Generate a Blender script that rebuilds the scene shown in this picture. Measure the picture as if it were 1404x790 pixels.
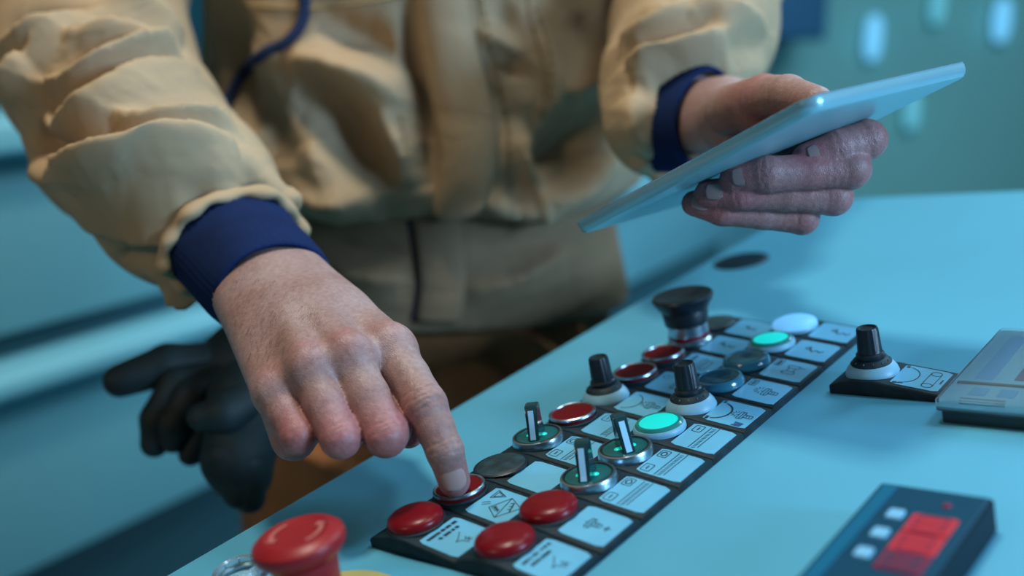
import bpy, bmesh, math, random
import numpy as np
from mathutils import Vector, Matrix
from mathutils.bvhtree import BVHTree

random.seed(4); np.random.seed(4)
for _o in list(bpy.data.objects): bpy.data.objects.remove(_o)
scene = bpy.context.scene
COL = scene.collection

# ---------------------------------------------------------------- camera
FPX, CX, CY = 1434.7, 702.0, 395.0          # focal length and centre for a 1404 x 790 frame
PITCH = math.radians(14.3)
CAM_Z = 1.23
cam_d = bpy.data.cameras.new('camera'); cam = bpy.data.objects.new('camera', cam_d); COL.objects.link(cam)
cam_d.sensor_width = 36.0; cam_d.lens = FPX / 1404 * 36.0
cam.location = (0, 0, CAM_Z); cam.rotation_euler = (math.radians(90) - PITCH, 0, 0)
cam_d.clip_start = 0.02
cam_d.dof.use_dof = True; cam_d.dof.focus_distance = 0.515; cam_d.dof.aperture_fstop = 3.4
scene.camera = cam

# ---------------------------------------------------------------- world, lights, exposure
wd = bpy.data.worlds.new('world'); scene.world = wd; wd.use_nodes = True
bgn = wd.node_tree.nodes['Background']
bgn.inputs[0].default_value = (0.44, 0.62, 0.78, 1); bgn.inputs[1].default_value = 0.045

def area_light(name, loc, target, size, size_y, power, color):
    l = bpy.data.lights.new(name, 'AREA'); l.shape = 'RECTANGLE'; l.size = size; l.size_y = size_y
    l.energy = power; l.color = color
    o = bpy.data.objects.new(name, l); COL.objects.link(o); o.location = loc
    o.rotation_euler = (Vector(target) - Vector(loc)).to_track_quat('-Z', 'Y').to_euler()
    return o
# overhead lamps of the hall, a side lamp, and two lamps added to brighten parts
area_light('ceiling_or_fill_light', (-0.30, 0.70, 2.8), (-0.25, 0.65, 1.0), 0.26, 0.26, 24, (0.88, 0.86, 0.72))
area_light('ceiling_or_fill_light', (0.65, 0.45, 2.8), (0.2, 0.7, 1.0), 0.4, 0.4, 12, (0.66, 0.84, 0.90))
area_light('side_lamp_light', (1.35, -0.30, 1.6), (0.0, 0.8, 1.15), 0.4, 0.4, 30, (0.36, 0.66, 1.0))
area_light('ceiling_or_fill_light', (-1.1, -0.35, 1.75), (-0.3, 0.75, 1.15), 0.4, 0.4, 3.5, (0.98, 0.86, 0.62))  # warm fill added low at the front left to brighten the sleeve
area_light('ceiling_or_fill_light', (1.9, 2.4, 3.0), (0.9, 3.6, 0.9), 2.2, 1.4, 120, (0.50, 0.80, 1.0))  # added to brighten the far face of the machine
scene.view_settings.view_transform = 'Standard'; scene.view_settings.look = 'None'
scene.view_settings.gamma = 1.0; scene.view_settings.exposure = 0.0
scene.view_settings.use_curve_mapping = False

# ---------------------------------------------------------------- coordinate helpers
ST, CT = math.sin(PITCH), math.cos(PITCH)
def c2w(c):                                  # camera millimetres (x right, y down, z forward) -> world metres
    c = np.asarray(c, float)
    x, y, z = c[..., 0], c[..., 1], c[..., 2]
    return np.stack([x, CT * z - ST * y, -ST * z - CT * y + CAM_Z * 1000], -1) * 0.001
def T(px, py, d):                            # a point seen at a pixel, d millimetres in front of the camera
    return c2w([(px - CX) / FPX * d, (py - CY) / FPX * d, d])
def w2px(w):
    w = np.asarray(w, float) * 1000
    x, Y, Z = w[..., 0], w[..., 1], w[..., 2] - CAM_Z * 1000
    z = CT * Y - ST * Z; y = -ST * Y - CT * Z
    return np.stack([CX + FPX * x / z, CY + FPX * y / z], -1), z
PR = np.array([[0.73808447, 0.6433572, -0.20328017], [0.01371003, -0.31552472, -0.94881831], [-0.67456901, 0.69752108, -0.24170434]])
PT = np.array([-1.040, 115.493, 442.137])
def pan(x, y, z):                            # a point on the control desk: millimetres across, along and above its top
    return c2w(PR @ np.array([x, y, z], float) + PT)
_o = pan(0, 0, 0); _ex = (pan(1000, 0, 0) - _o); _ey = (pan(0, 1000, 0) - _o); _ez = (pan(0, 0, 1000) - _o)
PM = Matrix(((_ex[0], _ey[0], _ez[0], _o[0]), (_ex[1], _ey[1], _ez[1], _o[1]), (_ex[2], _ey[2], _ez[2], _o[2]), (0, 0, 0, 1)))
def on_panel(x, y, z=0.0, rz=0.0):
    return PM @ Matrix.Translation((x * .001, y * .001, z * .001)) @ Matrix.Rotation(rz, 4, 'Z')

# ---------------------------------------------------------------- materials
def srgb(r, g, b):
    return tuple(((c / 255) / 12.92 if c / 255 <= .04045 else ((c / 255 + .055) / 1.055) ** 2.4) for c in (r, g, b))
MATS = {}
def mat(name, color, rough=0.5, metal=0.0, var=0.0, vscale=30.0, bump=0.0, bscale=200.0, emit=None, estr=0.0,
        trans=0.0, ior=1.45, coat=0.0, sheen=0.0, sss=0.0, col2=None, detail=4.0, spec=.5):
    m = bpy.data.materials.new(name); m.use_nodes = True; MATS[name] = m
    nt = m.node_tree; b = nt.nodes['Principled BSDF']
    b.inputs['Base Color'].default_value = (*color, 1); b.inputs['Roughness'].default_value = rough
    b.inputs['Metallic'].default_value = metal; b.inputs['IOR'].default_value = ior
    b.inputs['Transmission Weight'].default_value = trans; b.inputs['Coat Weight'].default_value = coat
    b.inputs['Sheen Weight'].default_value = sheen; b.inputs['Specular IOR Level'].default_value = spec
    if sss:
        b.inputs['Subsurface Weight'].default_value = sss; b.inputs['Subsurface Radius'].default_value = (1.0, .35, .2)
        b.inputs['Subsurface Scale'].default_value = 0.004
    if emit:
        b.inputs['Emission Color'].default_value = (*emit, 1); b.inputs['Emission Strength'].default_value = estr
    tc = nt.nodes.new('ShaderNodeTexCoord')
    if var > 0 or col2:
        n = nt.nodes.new('ShaderNodeTexNoise'); n.inputs['Scale'].default_value = vscale; n.inputs['Detail'].default_value = detail
        nt.links.new(tc.outputs['Object'], n.inputs['Vector'])
        r = nt.nodes.new('ShaderNodeValToRGB'); r.color_ramp.elements[0].position = .32; r.color_ramp.elements[1].position = .70
        a = tuple(max(0, c * (1 - var)) for c in color); z = col2 or tuple(min(1, c * (1 + var)) for c in color)
        r.color_ramp.elements[0].color = (*a, 1); r.color_ramp.elements[1].color = (*z, 1)
        nt.links.new(n.outputs['Fac'], r.inputs['Fac']); nt.links.new(r.outputs['Color'], b.inputs['Base Color'])
    if bump > 0:
        n2 = nt.nodes.new('ShaderNodeTexNoise'); n2.inputs['Scale'].default_value = bscale; n2.inputs['Detail'].default_value = 3
        nt.links.new(tc.outputs['Object'], n2.inputs['Vector'])
        bp = nt.nodes.new('ShaderNodeBump'); bp.inputs['Strength'].default_value = bump; bp.inputs['Distance'].default_value = .001
        nt.links.new(n2.outputs['Fac'], bp.inputs['Height']); nt.links.new(bp.outputs['Normal'], b.inputs['Normal'])
    return m

M_DESK = mat('desk paint', (0.092, 0.375, 0.55), .42, var=.05, vscale=5, bump=.06, bscale=900)
M_HOLD = mat('holder plastic', (0.006, 0.018, 0.026), .5, var=.6, vscale=90, bump=.15, bscale=1500, spec=.3)
M_LABEL = mat('label card', (0.13, 0.42, 0.62), .35, var=.05, vscale=60)
M_INK = mat('label ink', (0.012, 0.03, 0.045), .5)
M_INKBLUE = mat('blue ink', (0.02, 0.08, 0.22), .5)
M_RED = mat('red plastic', (0.16, 0.004, 0.009), .30, var=.10, vscale=60, spec=.28)
M_REDFLAT = mat('red flat plastic', (0.13, 0.004, 0.008), .5, spec=.15)
M_REDBIG = mat('red stop plastic', (0.27, 0.012, 0.016), .36, var=.06, vscale=40, spec=.35)
M_CHROME = mat('chrome', (0.40, 0.52, 0.60), .30, metal=1.0, var=.12, vscale=120)
M_CLEAR = mat('clear plastic', (0.70, 0.86, 0.92), .08, trans=.85, ior=1.4)
M_TEALGLASS = mat('smoked teal plastic', (0.03, 0.30, 0.32), .18, trans=.45, coat=.4)
M_TEALDISC = mat('lit teal disc', (0.008, 0.085, 0.10), .22, emit=(0.0, .55, .50), estr=.04)
M_LEDDOT = mat('green lamp', (0.0, .5, .45), .3, emit=(0.0, .6, .5), estr=.7)
M_LEVER = mat('dark lever plastic', (0.010, 0.045, 0.055), .16, coat=.6)
M_STRIPE = mat('pale stripe', (0.32, 0.62, 0.86), .4)
M_TICK = mat('dial tick', (0.10, 0.19, 0.24), .5)
M_BLACK = mat('black plastic', (0.008, 0.014, 0.022), .38, bump=.1, bscale=900)
M_BLACKRIM = mat('worn black plastic', (0.010, 0.026, 0.036), .55, var=.5, vscale=80, spec=.25)
M_GREYBASE = mat('grey knob base', (0.20, 0.42, 0.55), .42, var=.08, vscale=60)
M_GREEN = mat('green lit lens', (0.0, .30, .28), .4, emit=(0.004, .70, .66), estr=.80)
M_GREENRIM = mat('green lens rim', (0.02, .17, .18), .22, emit=(0, .3, .25), estr=.12, coat=.4)
M_WHITE = mat('white lit lens', (.08, .28, .5), .4, emit=(.15, .48, .90), estr=.80)
M_DARKBLUE = mat('dark blue lens', (0.010, 0.060, 0.095), .2, coat=.5)
M_DARKRIM = mat('dark blue rim', (0.03, 0.16, 0.24), .18, coat=.5)
M_PLUG = mat('plug plastic', (0.014, 0.042, 0.054), .5, var=.5, vscale=140, bump=.2, bscale=500)
M_YELLOW = mat('yellow plate', (0.42, 0.36, 0.13), .5, var=.05)
M_METERBODY = mat('meter blue', (0.003, 0.048, 0.095), .4, spec=.25)
M_METEREDGE = mat('meter edge', (0.003, 0.016, 0.026), .6, spec=.15)
M_METERSTRIP = mat('meter strip', (0.005, 0.11, 0.21), .4, spec=.25)
M_REDLED = mat('red digits', (0.25, .01, .015), .4, emit=(.32, .015, .025), estr=.8)
M_REDDIM = mat('red digits dim', (0.10, .008, .03), .4, emit=(.09, .006, .02), estr=.8)
M_PALEKEY = mat('pale key', (0.16, 0.40, 0.60), .4, emit=(.10, .32, .55), estr=.25)
M_CASE = mat('terminal case', (0.065, 0.25, 0.36), .45)
M_CASEDARK = mat('terminal gasket', (0.010, 0.035, 0.045), .4)
M_SCREEN = mat('terminal screen', (0.035, 0.065, 0.11), .3)
M_ICON = mat('terminal icon', (0.02, 0.19, 0.36), .4)
M_GLAZE = mat('terminal cover', (0.80, 0.92, 0.95), .06, trans=.92, ior=1.25)
M_TABLET = mat('tablet aluminium', (0.27, 0.50, 0.56), .30, metal=.35, var=.03)
M_TABRIM = mat('tablet polished rim', (0.34, 0.58, 0.72), .22, metal=.6)
M_TABGLASS = mat('tablet glass', (0.02, 0.035, 0.05), .08, coat=.5)
M_JACKET = mat('tan workwear', (0.42, 0.285, 0.17), .75, var=.07, vscale=14, bump=.25, bscale=1400, spec=.2)
M_BAND = mat('shaded waistband', (0.24, 0.155, 0.09), .8, var=.10, vscale=14, bump=.3, bscale=1200, spec=.1)  # jacket tan made darker to carry the shade under the blouse
M_TROUSER = mat('brown trousers', (0.34, 0.135, 0.055), .8, var=.15, vscale=9, bump=.3, bscale=1200, spec=.1)
M_NAVY = mat('navy knit', (0.007, 0.018, 0.070), .85, var=.15, vscale=40, bump=.5, bscale=1600, spec=.1)
M_NAVYPIPE = mat('navy piping', (0.010, 0.022, 0.07), .8)
M_STITCH = mat('tan stitching', (0.30, 0.20, 0.09), .8)
M_GLOVE = mat('black glove', (0.012, 0.022, 0.022), .62, var=.4, vscale=26, bump=.4, bscale=900)
M_GLOVEPALM = mat('glove palm', (0.028, 0.045, 0.050), .7, var=.3, vscale=26)
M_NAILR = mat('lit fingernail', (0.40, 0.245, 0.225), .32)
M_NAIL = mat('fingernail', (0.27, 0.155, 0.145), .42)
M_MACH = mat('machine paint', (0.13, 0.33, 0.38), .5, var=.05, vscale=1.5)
M_MACHLIT = mat('lit machine paint', (0.20, 0.48, 0.55), .45)  # lighter than the panels: light on the ledge tops put into the colour
M_MACHSHADE = mat('shaded machine recess', (0.05, 0.13, 0.165), .6)  # shadow of the gap above the ledge painted into the colour
M_MACHGLASS = mat('machine window', (0.008, 0.045, 0.06), .15, coat=.4)
M_FLOOR = mat('hall floor', (0.13, 0.36, 0.46), .45, var=.06, vscale=2)
M_WALL = mat('hall wall', (0.27, 0.60, 0.56), .6, var=.06, vscale=.8)
M_DARKBLUEWALL = mat('blue column paint', (0.03, 0.13, 0.25), .5)
M_REFLECT = mat('reflection glow', (.3, .7, .95), .4, emit=(.13, .46, .74), estr=.9)  # glow standing in for blurred light reflections on the far wall
M_REFLECTDIM = mat('dim reflection glow', (.2, .5, .6), .4, emit=(.10, .42, .52), estr=.75)

def add_wrinkles(m, scale, dist, strength):
    nt = m.node_tree; L = nt.links.new; b = nt.nodes['Principled BSDF']; old = b.inputs['Normal'].links[0].from_socket
    tc = nt.nodes.new('ShaderNodeTexCoord'); mp = nt.nodes.new('ShaderNodeMapping'); mp.inputs['Scale'].default_value = (1.0, 1.0, 1.7); mp.inputs['Rotation'].default_value = (.3, .5, .2)
    L(tc.outputs['Object'], mp.inputs['Vector'])
    n = nt.nodes.new('ShaderNodeTexNoise'); n.inputs['Scale'].default_value = scale; n.inputs['Detail'].default_value = 2.5; n.inputs['Distortion'].default_value = 1.4
    L(mp.outputs['Vector'], n.inputs['Vector'])
    bp = nt.nodes.new('ShaderNodeBump'); bp.inputs['Strength'].default_value = strength; bp.inputs['Distance'].default_value = dist
    L(n.outputs['Fac'], bp.inputs['Height']); L(old, bp.inputs['Normal']); L(bp.outputs['Normal'], b.inputs['Normal'])
for m_ in (M_JACKET, M_BAND, M_TROUSER): add_wrinkles(m_, 10.0, .014, .28)
def skin_material(name, base, red, pale):
    m = bpy.data.materials.new(name); m.use_nodes = True; nt = m.node_tree; L = nt.links.new
    b = nt.nodes['Principled BSDF']; b.inputs['Roughness'].default_value = .46
    b.inputs['Subsurface Weight'].default_value = .02; b.inputs['Subsurface Radius'].default_value = (1.0, .32, .18)
    b.inputs['Subsurface Scale'].default_value = .004; b.inputs['Specular IOR Level'].default_value = .4
    tc = nt.nodes.new('ShaderNodeTexCoord')
    n1 = nt.nodes.new('ShaderNodeTexNoise'); n1.inputs['Scale'].default_value = 45; n1.inputs['Detail'].default_value = 5
    L(tc.outputs['Object'], n1.inputs['Vector'])
    r1 = nt.nodes.new('ShaderNodeValToRGB'); r1.color_ramp.elements[0].position = .36; r1.color_ramp.elements[1].position = .66
    r1.color_ramp.elements[0].color = (*base, 1); r1.color_ramp.elements[1].color = (*pale, 1)
    L(n1.outputs['Fac'], r1.inputs['Fac'])
    at = nt.nodes.new('ShaderNodeAttribute'); at.attribute_name = 'flush'
    mx = nt.nodes.new('ShaderNodeMix'); mx.data_type = 'RGBA'
    L(at.outputs['Fac'], mx.inputs['Factor']); L(r1.outputs['Color'], mx.inputs['A']); mx.inputs['B'].default_value = (*red, 1)
    n3 = nt.nodes.new('ShaderNodeTexNoise'); n3.inputs['Scale'].default_value = 420; n3.inputs['Detail'].default_value = 3
    L(tc.outputs['Object'], n3.inputs['Vector'])
    mp = nt.nodes.new('ShaderNodeMapRange'); mp.inputs['From Min'].default_value = .35; mp.inputs['From Max'].default_value = .7
    mp.inputs['To Min'].default_value = .84; mp.inputs['To Max'].default_value = 1.10
    L(n3.outputs['Fac'], mp.inputs['Value'])
    mu = nt.nodes.new('ShaderNodeMix'); mu.data_type = 'RGBA'; mu.blend_type = 'MULTIPLY'; mu.inputs['Factor'].default_value = 1
    L(mx.outputs['Result'], mu.inputs['A']); L(mp.outputs['Result'], mu.inputs['B'])
    L(mu.outputs['Result'], b.inputs['Base Color'])
    vo = nt.nodes.new('ShaderNodeTexVoronoi'); vo.inputs['Scale'].default_value = 900; vo.feature = 'DISTANCE_TO_EDGE'
    L(tc.outputs['Object'], vo.inputs['Vector'])
    n2 = nt.nodes.new('ShaderNodeTexNoise'); n2.inputs['Scale'].default_value = 260; n2.inputs['Detail'].default_value = 4
    L(tc.outputs['Object'], n2.inputs['Vector'])
    ad = nt.nodes.new('ShaderNodeMath'); ad.operation = 'ADD'; L(vo.outputs['Distance'], ad.inputs[0]); L(n2.outputs['Fac'], ad.inputs[1])
    bp = nt.nodes.new('ShaderNodeBump'); bp.inputs['Strength'].default_value = .26; bp.inputs['Distance'].default_value = .001
    L(ad.outputs[0], bp.inputs['Height']); L(bp.outputs['Normal'], b.inputs['Normal'])
    return m
M_SKIN = skin_material('skin', (0.29, 0.160, 0.138), (0.38, 0.085, 0.092), (0.345, 0.215, 0.200))

# ---------------------------------------------------------------- object helpers
def link_mesh(name, me, m, parent=None, smooth=True, mw=None):
    if m is not None and len(me.materials) == 0: me.materials.append(m)
    if smooth is True:
        me.polygons.foreach_set('use_smooth', [True] * len(me.polygons))
    o = bpy.data.objects.new(name, me); COL.objects.link(o)
    if parent is not None: o.parent = parent
    if mw is not None: o.matrix_world = mw
    return o
def raw_mesh(name, verts, faces):
    me = bpy.data.meshes.new(name); me.from_pydata([tuple(map(float, v)) for v in verts], [], [tuple(map(int, f)) for f in faces]); me.update(); return me
def sharp(me, angle=35):
    me.polygons.foreach_set('use_smooth', [True] * len(me.polygons))
    bm = bmesh.new(); bm.from_mesh(me)
    for e in bm.edges:
        if len(e.link_faces) == 2 and e.calc_face_angle(0) > math.radians(angle): e.smooth = False
    bm.to_mesh(me); bm.free()
def empty(name, mw, label=None, cat=None, group=None):
    o = bpy.data.objects.new(name, None); COL.objects.link(o); o.matrix_world = mw; o.empty_display_size = .01
    tag(o, label, cat, group); return o
def tag(o, label=None, cat=None, group=None, kind=None):
    if label: o['label'] = label
    if cat: o['category'] = cat
    if group: o['group'] = group
    if kind: o['kind'] = kind
    return o
def lathe(name, prof, seg=40, cap0=True, cap1=True, flute=None):
    """prof: (radius mm, height mm) from bottom to top"""
    v, f = [], []
    for i, (r, z) in enumerate(prof):
        for s in range(seg):
            a = 2 * math.pi * s / seg
            rr = r
            if flute and flute[0] <= i <= flute[1]: rr = r * (1 - flute[3] * (1 if (s // flute[2]) % 2 else 0))
            v.append((rr * math.cos(a) * .001, rr * math.sin(a) * .001, z * .001))
    n = len(prof)
    for i in range(n - 1):
        for s in range(seg):
            f.append((i * seg + s, i * seg + (s + 1) % seg, (i + 1) * seg + (s + 1) % seg, (i + 1) * seg + s))
    if cap0: f.append(tuple(range(seg - 1, -1, -1)))
    if cap1: f.append(tuple((n - 1) * seg + s for s in range(seg)))
    me = raw_mesh(name, v, f); sharp(me, 32); return me
def rrect(w, h, r, n=6):
    pts = []
    for cx, cy, a0 in ((w / 2 - r, h / 2 - r, 0), (-w / 2 + r, h / 2 - r, 90), (-w / 2 + r, -h / 2 + r, 180), (w / 2 - r, -h / 2 + r, 270)):
        for k in range(n + 1):
            a = math.radians(a0 + 90 * k / n); pts.append((cx + r * math.cos(a), cy + r * math.sin(a)))
    return pts
def rslab(name, w, h, r, rings, center=(0, 0), n=6):
    """rounded rectangle slab (mm); rings: (inset, z) bottom to top"""
    v, f = [], []
    for ins, z in rings:
        for x, y in rrect(w - 2 * ins, h - 2 * ins, max(.05, r - ins), n):
            v.append(((x + center[0]) * .001, (y + center[1]) * .001, z * .001))
    k = 4 * (n + 1)
    for i in range(len(rings) - 1):
        for s in range(k):
            f.append((i * k + s, i * k + (s + 1) % k, (i + 1) * k + (s + 1) % k, (i + 1) * k + s))
    f.append(tuple(range(k - 1, -1, -1))); f.append(tuple((len(rings) - 1) * k + s for s in range(k)))
    me = raw_mesh(name, v, f); sharp(me, 32); return me
def box_mesh(name, x0, x1, y0, y1, z0, z1, bev=0.0):
    bm = bmesh.new(); vs = [bm.verts.new((x, y, z)) for z in (z0, z1) for y in (y0, y1) for x in (x0, x1)]
    for q in ((0, 2, 3, 1), (4, 5, 7, 6), (0, 1, 5, 4), (2, 6, 7, 3), (0, 4, 6, 2), (1, 3, 7, 5)): bm.faces.new([vs[i] for i in q])
    if bev: bmesh.ops.bevel(bm, geom=list(bm.edges), offset=bev, segments=3, affect='EDGES', profile=.5)
    bmesh.ops.recalc_face_normals(bm, faces=list(bm.faces))
    me = bpy.data.meshes.new(name); bm.to_mesh(me); bm.free(); sharp(me, 40); return me
def tube_mesh(name, pts, r, seg=8):
    """tube along a list of points (metres); r a number or a list"""
    P = np.array(pts, float); n = len(P); R = np.full(n, r, float) if np.isscalar(r) else np.array(r, float)
    t = np.gradient(P, axis=0); t /= np.linalg.norm(t, axis=1)[:, None] + 1e-12
    up = np.array([.0, .0, 1.0]) if abs(t[0][2]) < .9 else np.array([1.0, 0, 0])
    v, f = [], []
    for i in range(n):
        s = np.cross(t[i], up); s /= np.linalg.norm(s); u = np.cross(s, t[i]); up = u
        for k in range(seg):
            a = 2 * math.pi * k / seg; v.append(P[i] + R[i] * (math.cos(a) * s + math.sin(a) * u))
    for i in range(n - 1):
        for k in range(seg):
            f.append((i * seg + k, i * seg + (k + 1) % seg, (i + 1) * seg + (k + 1) % seg, (i + 1) * seg + k))
    f.append(tuple(range(seg - 1, -1, -1))); f.append(tuple((n - 1) * seg + k for k in range(seg)))
    return raw_mesh(name, v, f)
def resample(pts, n):
    P = np.array(pts, float); d = np.r_[0, np.cumsum(np.linalg.norm(np.diff(P, axis=0), axis=1))]
    # smooth (Catmull-Rom like) resampling
    s = np.linspace(0, d[-1], n); out = np.zeros((n, P.shape[1]))
    m = np.gradient(P, d, axis=0) if len(P) > 2 else np.repeat((P[1:] - P[:1]) / d[-1], 2, 0)
    j = np.clip(np.searchsorted(d, s, 'right') - 1, 0, len(P) - 2); h = (d[j + 1] - d[j])[:, None]; t = ((s - d[j]) / (d[j + 1] - d[j]))[:, None]
    out = (2 * t**3 - 3 * t**2 + 1) * P[j] + (t**3 - 2 * t**2 + t) * h * m[j] + (-2 * t**3 + 3 * t**2) * P[j + 1] + (t**3 - t**2) * h * m[j + 1]
    return out

# signed distance fields -> meshes (surface nets)
class SDF:
    def __init__(s, lo, hi, h):
        s.lo = np.array(lo, float) - 3 * h; s.h = h
        s.n = np.ceil((np.array(hi, float) + 3 * h - s.lo) / h).astype(int) + 1
        s.F = np.full(s.n, 50.0, np.float32)
    def grid(s, lo=None, hi=None):
        a = np.zeros(3, int) if lo is None else np.clip(np.floor((np.array(lo) - s.lo) / s.h).astype(int), 0, s.n)
        b = s.n if hi is None else np.clip(np.ceil((np.array(hi) - s.lo) / s.h).astype(int) + 1, 0, s.n)
        ax = [np.float32(s.lo[i] + s.h * np.arange(a[i], b[i])) for i in range(3)]
        return (slice(a[0], b[0]), slice(a[1], b[1]), slice(a[2], b[2])), ax[0][:, None, None], ax[1][None, :, None], ax[2][None, None, :]
def smin(a, b, k):
    if k <= 0: return np.minimum(a, b)
    h = np.clip(.5 + .5 * (b - a) / k, 0, 1); return b + (a - b) * h - k * h * (1 - h)
def cone_dist(X, Y, Z, a, b, ra, rb, flat=None):
    a = np.array(a, float); b = np.array(b, float); ba = b - a; L2 = max(ba @ ba, 1e-9)
    t = np.clip(((X - a[0]) * ba[0] + (Y - a[1]) * ba[1] + (Z - a[2]) * ba[2]) / L2, 0, 1)
    dx, dy, dz = X - a[0] - t * ba[0], Y - a[1] - t * ba[1], Z - a[2] - t * ba[2]
    r = ra + (rb - ra) * t
    if flat is not None:                      # flat: (unit normal, factor >1 squeezes along the normal)
        n, k = flat; q = dx * n[0] + dy * n[1] + dz * n[2]
        return np.sqrt(np.maximum(dx * dx + dy * dy + dz * dz + (k * k - 1) * q * q, 0)) - r
    return np.sqrt(dx * dx + dy * dy + dz * dz) - r
def surface_nets(F, lo, h):
    ins = F < 0
    nx, ny, nz = F.shape
    cnt = np.zeros((nx - 1, ny - 1, nz - 1), np.int8)
    offs = [(i, j, k) for i in (0, 1) for j in (0, 1) for k in (0, 1)]
    for i, j, k in offs: cnt += ins[i:nx - 1 + i, j:ny - 1 + j, k:nz - 1 + k]
    I = np.argwhere((cnt > 0) & (cnt < 8)); idx = np.full(cnt.shape, -1, np.int64); idx[tuple(I.T)] = np.arange(len(I))
    val = np.stack([F[I[:, 0] + i, I[:, 1] + j, I[:, 2] + k] for i, j, k in offs], 1)
    pos = np.zeros((len(I), 3)); num = np.zeros(len(I))
    O = np.array(offs, float)
    for a in range(8):
        for b in range(a + 1, 8):
            if np.abs(O[a] - O[b]).sum() != 1: continue
            m = (val[:, a] < 0) != (val[:, b] < 0)
            t = np.where(m, val[:, a] / (val[:, a] - val[:, b] + 1e-20), 0)[:, None]
            pos += np.where(m[:, None], O[a] + t * (O[b] - O[a]), 0); num += m
    V = np.array(lo) + h * (I + pos / num[:, None])
    faces = []
    for ax in range(3):
        sl0 = [slice(None)] * 3; sl1 = [slice(None)] * 3; sl0[ax] = slice(0, -1); sl1[ax] = slice(1, None)
        A, B = ins[tuple(sl0)], ins[tuple(sl1)]
        E = np.argwhere(A != B); u, w = (ax + 1) % 3, (ax + 2) % 3
        E = E[(E[:, u] > 0) & (E[:, w] > 0) & (E[:, u] < F.shape[u] - 1) & (E[:, w] < F.shape[w] - 1)]
        c = []
        for du, dw in ((1, 1), (0, 1), (0, 0), (1, 0)):
            q = E.copy(); q[:, u] -= du; q[:, w] -= dw; c.append(idx[tuple(q.T)])
        Q = np.stack(c, 1); flip = ~A[tuple(E.T)]
        Q[flip] = Q[flip][:, ::-1]; faces.append(Q)
    Fq = np.concatenate(faces); Fq = Fq[(Fq >= 0).all(1)]
    return V, Fq
def relax(V, Fq, it=1, lam=.5):
    n = len(V); e = np.concatenate([Fq[:, [0, 1]], Fq[:, [1, 2]], Fq[:, [2, 3]], Fq[:, [3, 0]]]); e = np.concatenate([e, e[:, ::-1]])
    c = np.bincount(e[:, 0], minlength=n)[:, None]
    for _ in range(it):
        s = np.stack([np.bincount(e[:, 0], V[e[:, 1], k], n) for k in range(3)], 1)
        V = V + lam * (s / np.maximum(c, 1) - V)
    return V
def vnormals(V, Fq):
    nrm = np.cross(V[Fq[:, 2]] - V[Fq[:, 0]], V[Fq[:, 3]] - V[Fq[:, 1]]); N = np.zeros_like(V)
    for k in range(4):
        for c in range(3): N[:, c] += np.bincount(Fq[:, k], nrm[:, c], len(V))
    return N / (np.linalg.norm(N, axis=1)[:, None] + 1e-12)
def quad_mesh(name, V, Fq):
    me = bpy.data.meshes.new(name); me.vertices.add(len(V)); me.vertices.foreach_set('co', np.ascontiguousarray(V, np.float32).ravel())
    me.loops.add(Fq.size); me.loops.foreach_set('vertex_index', np.ascontiguousarray(Fq, np.int32).ravel())
    me.polygons.add(len(Fq)); me.polygons.foreach_set('loop_start', np.arange(0, Fq.size, 4, dtype=np.int32))
    me.polygons.foreach_set('use_smooth', np.ones(len(Fq), bool)); me.update(calc_edges=True); me.validate(); return me
CAMP = np.array([0, 0, CAM_Z])
def fold_displace(V, Fq, folds, mm=.001):
    """V in metres; folds: (pixel polyline, height mm, width mm): creases of the cloth, laid on the surface as 3-D lines"""
    N = vnormals(V, Fq); px, dep = w2px(V); facing = ((V - CAMP) * N).sum(1) < 0
    fi = np.where(facing)[0]; disp = np.zeros(len(V))
    for pl, amp, wid in folds:
        S = resample(pl, max(6, int(np.linalg.norm(np.diff(np.array(pl, float), axis=0), axis=1).sum() / 5)))
        pts = []
        for q in S:
            d = np.linalg.norm(px[fi] - q, axis=1); near = fi[d < max(6, d.min() * 1.3)]
            pts.append(V[near[np.argmin(dep[near])]])
        pts = np.array(pts); n = len(pts)
        pts = np.stack([np.convolve(np.pad(pts[:, k], 2, 'edge'), np.ones(5) / 5, 'valid') for k in range(3)], 1)
        lo, hi = pts.min(0) - wid * 3 * mm, pts.max(0) + wid * 3 * mm
        c = np.where(((V > lo) & (V < hi)).all(1))[0]
        if len(c) == 0: continue
        D = np.full(len(c), 1e9); W = np.zeros(len(c)); SG = np.zeros(len(c)); tg = np.gradient(S, axis=0)
        for i in range(n):
            d = ((V[c] - pts[i])**2).sum(1); m = d < D; D[m] = d[m]; W[m] = math.sin(math.pi * (i + .7) / (n + .4))**.6
            SG[m] = tg[i, 0] * (px[c][m, 1] - S[i, 1]) - tg[i, 1] * (px[c][m, 0] - S[i, 0])
        if amp > 0:                            # a cloth fold: steep above the crest, long slope below it
            we = np.where(SG > 0, 1.7, .60) * wid * mm
            disp[c] += 1.9 * amp * mm * W * np.exp(.30 - 1.25 * np.sqrt(D / we**2 + .0576))
        else:
            disp[c] += .95 * amp * mm * W * np.exp(-D / (1.15 * wid * mm)**2)
    return V + N * disp[:, None]
def bvh_of(V, Fq): return BVHTree.FromPolygons([Vector(v) for v in V], [tuple(int(i) for i in q) for q in Fq])
def hit(bvh, px, py):
    d = Vector(T(px, py, 1000)) - Vector(CAMP); d.normalize()
    loc, n, i, dist = bvh.ray_cast(Vector(CAMP), d)
    if loc is None:
        loc, n, i, dist = bvh.find_nearest(Vector(T(px, py, 890)))
    if n.dot(d) > 0: n = -n
    return np.array(loc), np.array(n)
#@@MORE

# ================================================================ the hall
def structure(name, me, m):
    o = link_mesh(name, me, m, smooth=False); o['kind'] = 'structure'; return o
structure('floor', box_mesh('floor', -6, 7, -3, 8.2, -.1, 0), M_FLOOR)
structure('wall_back', box_mesh('wall_back', -6, 7, 7.0, 7.2, 0, 4.2), M_WALL)

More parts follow.
